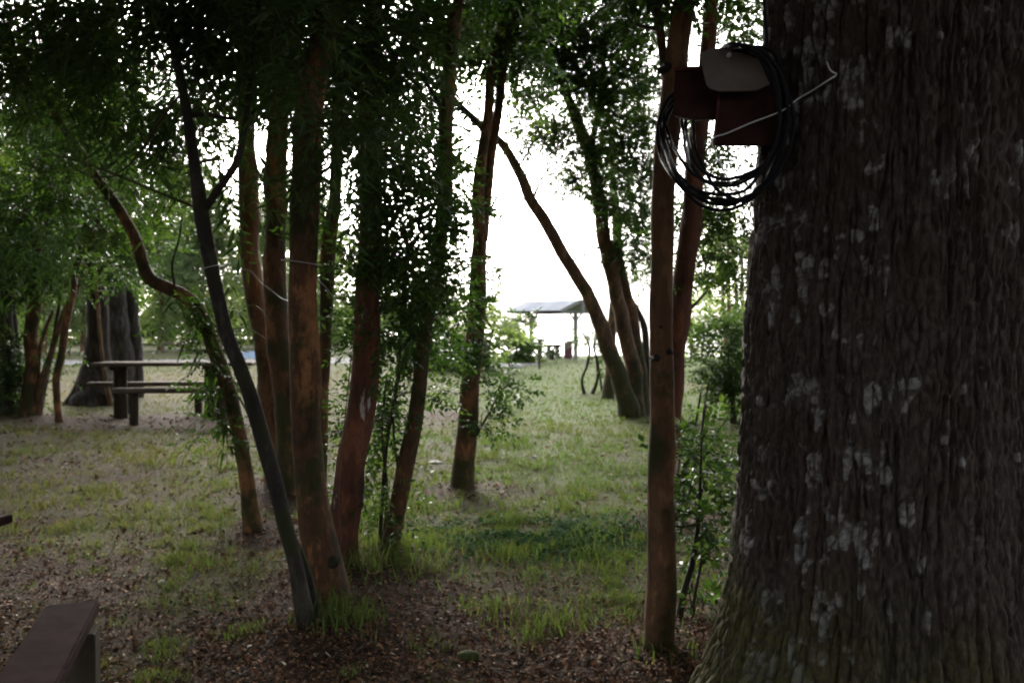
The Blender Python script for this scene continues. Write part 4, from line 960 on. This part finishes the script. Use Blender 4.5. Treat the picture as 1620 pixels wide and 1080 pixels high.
b_ = MB(); b_.box((0.05, 0, 0.80), (0.55, 0.3, 0.03), rotz(R(-20)) @ roty(0.1), 0.006); b_.build('lid', M['darkwood'], rt2)
p = at(853, 584, gd(584)); rt2 = thing('marker_stake', 'short pale stake driven into the lawn before the shelter', 'stake', (p[0], p[1], 0))
b_ = MB(); b_.box((0, 0, 0.22), (0.07, 0.07, 0.56), None, 0.012); b_.build('stake', M['oldwood'], rt2)
p = at(861, 562, 43); rt2 = thing('thin_pole', 'thin pale pole with a rail standing in the open side of the shelter', 'pole', (p[0], p[1], 0))
b_ = MB(); b_.tube([[0, 0, -.1], [0, 0, .6], [0, 0, 1.15]], 0.03, 8); b_.build('pole', M['shelterwood'], rt2, smooth=True)
b_ = MB(); b_.tube([[-.3, 0, .22], [0.4, .0, .23], [1.1, 0, .2]], 0.02, 6); b_.build('rail', M['shelterwood'], rt2, smooth=True)

# low wooden rail and a pale blue sheet beyond the lawn
p = at(285, 548, 52); rt2 = thing('low_fence', 'low wooden rail beyond the gravel track, under the far trees', 'fence', (p[0], p[1], 0))
for k, xx in enumerate((-1.0, 0.1, 0.9, 1.8)): b_ = MB(); b_.box((xx, 0.05 * k, 0.28), (0.14, 0.14, 0.7), None, 0.01); b_.build('post', M['oldwood'], rt2)
b_ = MB(); b_.box((0.4, -0.10, 0.55), (3.0, 0.05, 0.12), rotz(0.02), 0.01); b_.build('rail', M['oldwood'], rt2)
b_ = MB(); b_.box((1.6, -0.4, 0.14), (2.2, 0.3, 0.2), rotz(-0.03), 0.02); b_.build('log', M['darkwood'], rt2)
p = at(390, 560, 42); rt2 = thing('blue_tent', 'small pale blue tent glimpsed between dark leaning trunk and orange trunk', 'tent', (p[0], p[1], 0))
V = np.array([[-.9, -.6, 0], [.9, -.6, 0], [.9, .6, 0], [-.9, .6, 0], [-.7, 0, .55], [.7, 0, .55]]) * 0.62
link('flysheet', mesh_np('flysheet', V, [[0, 1, 5, 4], [2, 3, 4, 5]], [[1, 2, 5], [3, 0, 4]], smooth=False), M['bluetarp'], rt2)

# ------------------------------------------------------------------ wooden box, cable coil, white wire on the big tree
D0 = 3.05
def prism(poly, d_front, depth, base, lean=0.0):
    """outline in the picture plane at distance d_front, extruded away from the viewer"""
    A = np.array([at(px, py, d_front + lean * (py - poly[0][1]) / 100) for px, py in poly]); B = A + np.array([0.235 * depth, depth, 0.20 * depth])
    import bmesh
    bm = bmesh.new(); va = [bm.verts.new(p - base) for p in A]; vb = [bm.verts.new(p - base) for p in B]; n = len(va)
    bm.faces.new(va); bm.faces.new(vb[::-1])
    for k in range(n): bm.faces.new([va[k], vb[k], vb[(k + 1) % n], va[(k + 1) % n]])
    bmesh.ops.recalc_face_normals(bm, faces=bm.faces); bmesh.ops.bevel(bm, geom=list(bm.edges), offset=0.0025, segments=2, affect='EDGES')
    me = bpy.data.meshes.new('panel'); bm.to_mesh(me); bm.free(); return me
base = at(1150, 230, D0 + .1)
rt = thing('wooden_box', 'dark maroon wooden box with a grey rounded front board on the huge tree', 'box', base)
link('side_box', prism([(1068, 110), (1150, 106), (1228, 104), (1232, 170), (1140, 186), (1098, 190), (1064, 182)], D0 + .02, 0.22, base), M['darkpaint'], rt)
link('lid_edge', prism([(1066, 106), (1132, 104), (1132, 110), (1066, 112)], D0 + .005, 0.24, base), M['boxpaint'], rt)
link('lower_box', prism([(1136, 140), (1236, 138), (1236, 228), (1200, 231), (1127, 230)], D0 - .02, 0.26, base), M['darkpaint'], rt)
link('corner_strip', prism([(1136, 146), (1140, 146), (1131, 231), (1127, 231)], D0 - .028, 0.03, base), M['boxpaint'], rt)
link('front_board', prism([(1106, 86), (1117, 134), (1123, 141), (1138, 145), (1192, 144), (1200, 142), (1230, 128), (1226, 98), (1206, 80), (1165, 74), (1120, 78)], D0 - .075, 0.022, base, -0.05), M['greyboard'], rt)
b_ = MB(); p = at(1154, 87, D0 - .09) - base; b_.tube([p + np.array([0, .03, 0]), p, p + np.array([0, -.004, 0])], [.006, .008, .004], 10); b_.build('screw', M['white'], rt, smooth=True)

r = np.random.default_rng(41)
turns = 8; n = turns * 60; ph = np.linspace(0, 2 * math.pi * turns, n); k = ph / (2 * math.pi)
kk = np.arange(turns + 1)
LX = np.interp(k, kk, [1042, 1048, 1060, 1094, 1041, 1052, 1100, 1046, 1056]); RX = np.interp(k, kk, [1250, 1256, 1244, 1238, 1258, 1246, 1252, 1240, 1248])
BT = np.interp(k, kk, [322, 338, 292, 300, 346, 296, 270, 312, 306]); TP = np.interp(k, kk, [72, 70, 76, 80, 72, 78, 74, 71, 75])
LX = LX + 42 * sstep(0.0, 0.9, np.cos(ph))
xs = (LX + RX) / 2 + (RX - LX) / 2 * np.sin(ph); ys = (TP + BT) / 2 - (BT - TP) / 2 * np.cos(ph)
low = 0.5 - 0.5 * np.cos(ph)
xs = xs - 10 * low + 8 * np.sin(ph * 2 + k) * (1 - low)
kn = np.stack([np.cos(ph) * 1.3, np.sin(ph) * 1.3, k * 0.9], -1)
xs = xs + 16 * (fbm(kn, 1.5, 3, 2) - 0.5); ys = ys + 20 * (fbm(kn, 1.5, 3, 7) - 0.5)
dd = D0 - 0.125 + 0.05 * np.sin(ph * 0.5 + k) + 0.012 * np.sin(k * 5.1) + 0.05 * (1 - np.cos(ph)) * 0.5 - 0.0
dd = dd + 0.40 * sstep(0.1, 0.6, np.cos(ph - math.pi * 1.72)) * sstep(-0.05, -0.5, np.sin(ph))     # passes behind the box
pts = np.array([at(x, y, q) for x, y, q in zip(xs, ys, dd)])
cb = at(1150, 75, D0 - .1)
rt = thing('cable_coil', 'coil of black cable hung over the wooden box on the huge tree', 'cable', cb)
v_, q_, t_ = tube(pts - cb, 0.0062, 8); link('loops', mesh_np('loops', v_, q_, t_), M['cable'], rt)
sup, _ = catmull(np.array([at(1208, -260, D0 - .10), at(1207, -60, D0 - .10), at(1210, 20, D0 - .1), at(1213, 60, D0 - .12), at(1212, 92, D0 - .13)]), 40)
v_, q_, t_ = tube(sup - cb, 0.006, 8); link('feed_cable', mesh_np('feed_cable', v_, q_, t_), M['cable'], rt)
tl, _ = catmull(np.array([at(1096, 190, D0 + .05), at(1100, 235, D0 - .02), at(1118, 275, D0 - .05), at(1140, 305, D0 - .1), at(1180, 320, D0 - .1)]), 40)
v_, q_, t_ = tube(tl - cb, 0.006, 8); link('cable_tail', mesh_np('cable_tail', v_, q_, t_), M['cable'], rt)

def wire(name, label, P, rad, mat, cat='wire'):
    pts_, _ = catmull(np.array(P), 70); bp = pts_[0].copy()
    o = link(name, mesh_np(name, *tube(pts_ - bp, rad, 6)), M[mat], None, tuple(bp)); return tag(o, label, cat)
# trunk surface depth at a picture column, near the coil
def trunk_d(px):
    xx = (px - 810) / FPX; best = 2.72
    for q in np.linspace(2.4, 3.4, 400):
        if (xx * q - BIG[0] - 0.05) ** 2 + (q - BIG[1]) ** 2 < 0.470 ** 2: best = q; break
    return best
wire('white_wire', 'thin white wire slung from the bark behind the coil and down the trunk edge',
     [at(1308, 98, trunk_d(1308) - .03), at(1314, 112, trunk_d(1314) - .045), at(1324, 118, trunk_d(1324) - .02), at(1312, 126, trunk_d(1312) - .045), at(1286, 143, trunk_d(1286) - .05), at(1262, 157, trunk_d(1262) - .055),
      at(1236, 176, D0 - .10), at(1190, 194, D0 - .05), at(1150, 211, D0 - .045), at(1127, 220, D0 - .045), at(1133, 245, D0 - .05), at(1152, 283, D0 - .09), at(1168, 305, D0 - .09), at(1184, 330, D0 - .02), at(1192, 352, D0 + .05)], 0.0028, 'white')

# white string tied round the trunks
def ring_on(px, py, d, wpx, tilt, n=30):
    c_ = at(px, py, d); rr = wpx * .5 * d / FPX * 1.16
    return [c_ + np.array([rr * math.cos(a), rr * math.sin(a), tilt * rr * math.cos(a)]) for a in np.linspace(0, 2 * math.pi, n)]
dm = gd(958); wire('string', 'white string tied round the thick mossy trunk', ring_on(478, 416, dm, 54, -0.14), 0.0028, 'string', 'string')
dl = gd(1000); wire('string', 'white string tied round the dark leaning trunk', ring_on(338, 423, dl, 31, 0.25), 0.0025, 'string', 'string')
do = gd(775); wire('string', 'white string slung slack from the orange trunk towards the mossy trunk',
                   [at(374, 426, do - .1), at(394, 427, do - .13), at(400, 432, do - .13), at(412, 446, do - .2), at(428, 458, do - .5), at(446, 472, do - .9), at(470, 480, dm + .05)], 0.004, 'string', 'string')
wire('string', 'loose pale string running from the mossy trunk past the red-brown trunk', [at(500, 440, dm), at(516, 455, dm + .1), at(528, 470, dm + .3), at(545, 478, dm + .4)], 0.003, 'string', 'string')
wire('string', 'loose pale string trailing low between the dark leaning trunk and orange trunk', [at(382, 512, do - .1), at(400, 522, do - .15), at(418, 534, do - .2), at(424, 540, do - .15)], 0.003, 'string', 'string')
dr = gd(905); wire('vine', 'thin pale vine hanging down along the red-brown trunk', [at(556, 560, dr - .14), at(548, 640, dr - .14), at(540, 720, dr - .15), at(536, 800, dr - .15), at(540, 850, dr - .14), at(532, 878, dr - .1)], 0.0035, 'oldwood', 'vine')

# ------------------------------------------------------------------ grass, leaf litter, ground cover
r = np.random.default_rng(90)
def scatter_ground(n, ymin, ymax, power=1.6):
    t = r.random(n); y = (ymin ** (1 - power) + t * (ymax ** (1 - power) - ymin ** (1 - power))) ** (1 / (1 - power))
    x = (r.random(n) * 2 - 1) * (y * 0.66 + 0.6); return x, y
def clear_of_trunks(x, y, rad=0.10):
    ok_ = np.ones(len(x), bool)
    for bx, by in TB: ok_ &= (x - bx) ** 2 + (y - by) ** 2 > rad ** 2
    return ok_ & ((x - BIG[0]) ** 2 + (y - BIG[1]) ** 2 > 0.55 ** 2)
x, y = scatter_ground(410000, 2.5, 43, 1.7)
g = grassiness(x, y); tuft = fbm2(x, y, 7.0, 2, 33)
keep = (r.random(len(x)) < np.clip(g * 1.25 - 0.12, 0, 1) * (0.35 + 1.1 * sstep(0.44, 0.64, tuft))) & clear_of_trunks(x, y) & (y < shore(x) - 2)
x, y, tuft = x[keep], y[keep], tuft[keep]
n = len(x); z = ground_h(x, y) - 0.004
near = np.clip(y / 9.0, 0.45, 4)
h = (0.018 + 0.035 * r.random(n) + 0.075 * sstep(0.52, 0.7, tuft) * r.random(n)) * np.where(y > 12, 0.85, 1.0) * (0.75 + 0.25 * sstep(2, 8, y)); wd = 0.0042 * near * (0.7 + 0.6 * r.random(n))
a = r.random(n) * 2 * np.pi; lean = (0.25 + 0.9 * r.random(n)) * h; la = r.random(n) * 2 * np.pi
B0 = np.stack([x, y, z], 1); sd = np.stack([np.cos(a), np.sin(a), np.zeros(n)], 1) * wd[:, None]
mid = B0 + np.stack([np.cos(la) * lean * .35, np.sin(la) * lean * .35, h * .6], 1); tip = B0 + np.stack([np.cos(la) * lean, np.sin(la) * lean, h * .92], 1)
V = np.stack([B0 - sd, B0 + sd, mid + sd * .8, mid - sd * .8, tip], 1).reshape(-1, 3)
o5 = np.arange(n)[:, None] * 5
tint = np.clip(0.80 - 0.62 * dryness(x, y) + 0.22 * r.normal(size=n), 0, 1)
tag(link('grass', mesh_np('grass', V, o5 + np.array([[0, 1, 2, 3]]), o5 + np.array([[3, 2, 4]]), attrs={'tint': np.repeat(tint, 5)}, smooth=False), M['grass']),
    'patchy green and dry grass growing over the forest floor and lawn', 'grass', kind='stuff')
NG = n

x, y = scatter_ground(140000, 2.4, 15, 2.0)
g = grassiness(x, y); keep = (r.random(len(x)) < (1.0 - 0.82 * g) * (1 - 0.45 * sstep(5.5, 8, y))) & clear_of_trunks(x, y, 0.06); x, y = x[keep], y[keep]
n = len(x); L = 0.0065 + 0.011 * r.random(n) ** 2; L *= np.clip(y / 5, 1, 2.4); W = L * (0.4 + 0.3 * r.random(n))
a = r.random(n) * 2 * np.pi; c0 = np.stack([x, y, ground_h(x, y) + 0.003 + 0.012 * r.random(n)], 1)
tl_ = r.normal(size=(n, 2)) * 0.4
dx_ = np.stack([np.cos(a), np.sin(a), tl_[:, 0]], 1); dy_ = np.stack([-np.sin(a), np.cos(a), tl_[:, 1]], 1)
curl = np.stack([np.zeros(n), np.zeros(n), L * (0.1 + 0.45 * r.random(n))], 1)
V = np.stack([c0 - dx_ * L[:, None], c0 + dy_ * W[:, None] + curl, c0 + dx_ * L[:, None] + curl * .5, c0 - dy_ * W[:, None] + curl], 1).reshape(-1, 3)
lt, nt, b = new_mat('fallen_leaves')
A_ = N(nt, 'ShaderNodeAttribute', attribute_name='tint')
nt.links.new(ramp(nt, A_.outputs['Fac'], [(0.0, (0.030, 0.019, 0.014)), (0.35, (0.115, 0.060, 0.036)), (0.65, (0.26, 0.132, 0.070)), (0.9, (0.33, 0.205, 0.12)), (1.0, (0.44, 0.40, 0.33))]), b.inputs['Base Color'])
b.inputs['Roughness'].default_value = 0.8; b.inputs['Specular IOR Level'].default_value = 0.1
t0 = np.clip(r.beta(1.6, 2.4, n), 0, 0.92); t0[r.random(n) < 0.02] = 1.0
tag(link('leaf_litter', mesh_np('leaf_litter', V, np.arange(n * 4).reshape(-1, 4), attrs={'tint': np.repeat(t0, 4)}, smooth=False), lt),
    'brown fallen leaves littering the bare forest floor', 'leaf litter', kind='stuff')

tw = MB()
for k in range(260):
    xx, yy = scatter_ground(1, 2.6, 12, 1.8); xx, yy = float(xx[0]), float(yy[0]); l_ = 0.06 + 0.25 * r.random() ** 2; a_ = r.random() * 6.28
    t_ = np.linspace(-.5, .5, 5); bx_ = xx + l_ * t_ * math.cos(a_) + .03 * l_ * r.normal(size=5); by_ = yy + l_ * t_ * math.sin(a_) + .03 * l_ * r.normal(size=5)
    tw.tube(np.stack([bx_, by_, ground_h(bx_, by_) + .008 + .006 * r.random(5)], 1), np.linspace(.0035, .0018, 5) * (0.7 + 0.8 * r.random()), 5)
tag(tw.build('fallen_twigs', M['twig'], smooth=True), 'thin fallen twigs strewn over the leaf litter', 'twigs', kind='stuff')

# clover patch in the hollow and tufts at the feet of trunks
def tuft_blades(px, py, n, spread, h0, name_pts):
    p = at(px, py, gd(py)); xx = p[0] + r.normal(size=n) * spread; yy = p[1] + r.normal(size=n) * spread
    name_pts.append((xx, yy, h0 * 0.72 * (0.4 + 0.9 * r.random(n))))
tp = []
for (px, py, n_, s_, h0) in ((525, 990, 110, .08, .20), (545, 1000, 80, .09, .15), (600, 900, 200, .16, .24), (640, 905, 200, .2, .18), (625, 870, 160, .15, .22), (380, 1010, 140, .06, .07), (565, 985, 100, .08, .14), (1055, 1052, 80, .09, .12),
                             (560, 1060, 60, .05, .06), (680, 1020, 60, .06, .08), (640, 800, 260, .2, .2), (850, 990, 160, .12, .13), (905, 985, 120, .1, .12), (940, 860, 200, .15, .15), (800, 880, 200, .14, .15), (720, 760, 160, .14, .12), (690, 870, 160, .12, .16), (780, 960, 120, .1, .12), (1115, 760, 200, .2, .18), (955, 900, 120, .1, .16)):
    tuft_blades(px, py, n_, s_, h0, tp)
xx = np.concatenate([t[0] for t in tp]); yy = np.concatenate([t[1] for t in tp]); hh = np.concatenate([t[2] for t in tp]); n = len(xx)
zz = ground_h(xx, yy) - .004; a = r.random(n) * 2 * np.pi; la = r.random(n) * 2 * np.pi; lean = hh * (0.2 + 0.7 * r.random(n))
B0 = np.stack([xx, yy, zz], 1); sd = np.stack([np.cos(a), np.sin(a), np.zeros(n)], 1) * (0.0028 * (0.7 + 0.6 * r.random(n)))[:, None]
mid = B0 + np.stack([np.cos(la) * lean * .3, np.sin(la) * lean * .3, hh * .62], 1); tip = B0 + np.stack([np.cos(la) * lean, np.sin(la) * lean, hh * .85], 1)
V = np.stack([B0 - sd, B0 + sd, mid + sd * .8, mid - sd * .8, tip], 1).reshape(-1, 3); o5 = np.arange(n)[:, None] * 5
tag(link('grass', mesh_np('grass', V, o5 + np.array([[0, 1, 2, 3]]), o5 + np.array([[3, 2, 4]]), attrs={'tint': np.repeat(np.clip(.7 + .2 * r.normal(size=n), 0, 1), 5)}, smooth=False), M['grass']),
    'taller grass tufts around the feet of the trunks', 'grass', kind='stuff')
n = 9000; p = at(855, 850, gd(850)); xx = p[0] + r.normal(size=n) * 0.42; yy = p[1] + r.normal(size=n) * 0.30
k_ = fbm2(xx, yy, 3.0, 3, 44) > 0.42; xx, yy = xx[k_], yy[k_]; n = len(xx)
a = r.random(n) * 2 * np.pi; s_ = 0.007 + 0.007 * r.random(n); c0 = np.stack([xx, yy, ground_h(xx, yy) + 0.01 + 0.035 * r.random(n)], 1)
tl_ = r.normal(size=(n, 2)) * 0.35; dx_ = np.stack([np.cos(a), np.sin(a), tl_[:, 0]], 1) * s_[:, None]; dy_ = np.stack([-np.sin(a), np.cos(a), tl_[:, 1]], 1) * s_[:, None]
V = np.stack([c0 - dx_, c0 + dy_, c0 + dx_, c0 - dy_], 1).reshape(-1, 3)
tag(link('ground_cover', mesh_np('ground_cover', V, np.arange(n * 4).reshape(-1, 4), attrs={'tint': np.repeat(r.random(n), 4)}, smooth=False), M['clover']),
    'dark green low clover patch in the hollow of the grass', 'ground cover', kind='stuff')

# pale stones and moss cushions
def stone(px, py, s, name, label, group, mat, flat=0.6):
    import bmesh
    p = at(px, py, gd(py)); p[2] = float(ground_h(p[0], p[1]))
    bm = bmesh.new(); bmesh.ops.create_icosphere(bm, subdivisions=3, radius=1)
    co = np.array([v_.co[:] for v_ in bm.verts]); f_ = 0.7 + 0.6 * fbm(co, 1.4, 3, int(px) % 60)
    for v_, k_ in zip(bm.verts, f_): v_.co = Vector((v_.co.x * s * k_, v_.co.y * s * k_ * .8, v_.co.z * s * k_ * flat))
    me = bpy.data.meshes.new(name); bm.to_mesh(me); bm.free(); me.polygons.foreach_set('use_smooth', [True] * len(me.polygons))
    tag(link(name, me, M[mat], None, (p[0], p[1], p[2] + s * flat * .35)), label, name.replace('_', ' '), group)
stone(690, 737, .07, 'stone', 'flat pale stone in the grass near the forked tree', None, 'stone', .25)
stone(258, 915, .032, 'stone', 'small cream stone on the leaf litter near the red-brown bench', None, 'stone', .5)
stone(845, 728, .03, 'stone', 'tiny white stone in the bright grass of the lawn', None, 'stone', .5)
stone(740, 1035, .05, 'moss_cushion', 'low moss cushion on the bare leaf litter in front', None, 'moss', .5)
stone(816, 582, .26, 'stone', 'grey boulder lying on the gravel patch by the shelter', None, 'stone', .5)
print('leaves', LEAVES[0], 'grass', NG, 'tris', sum(len(o.data.loops) - 2 * len(o.data.polygons) for o in bpy.data.objects if o.type == 'MESH'))
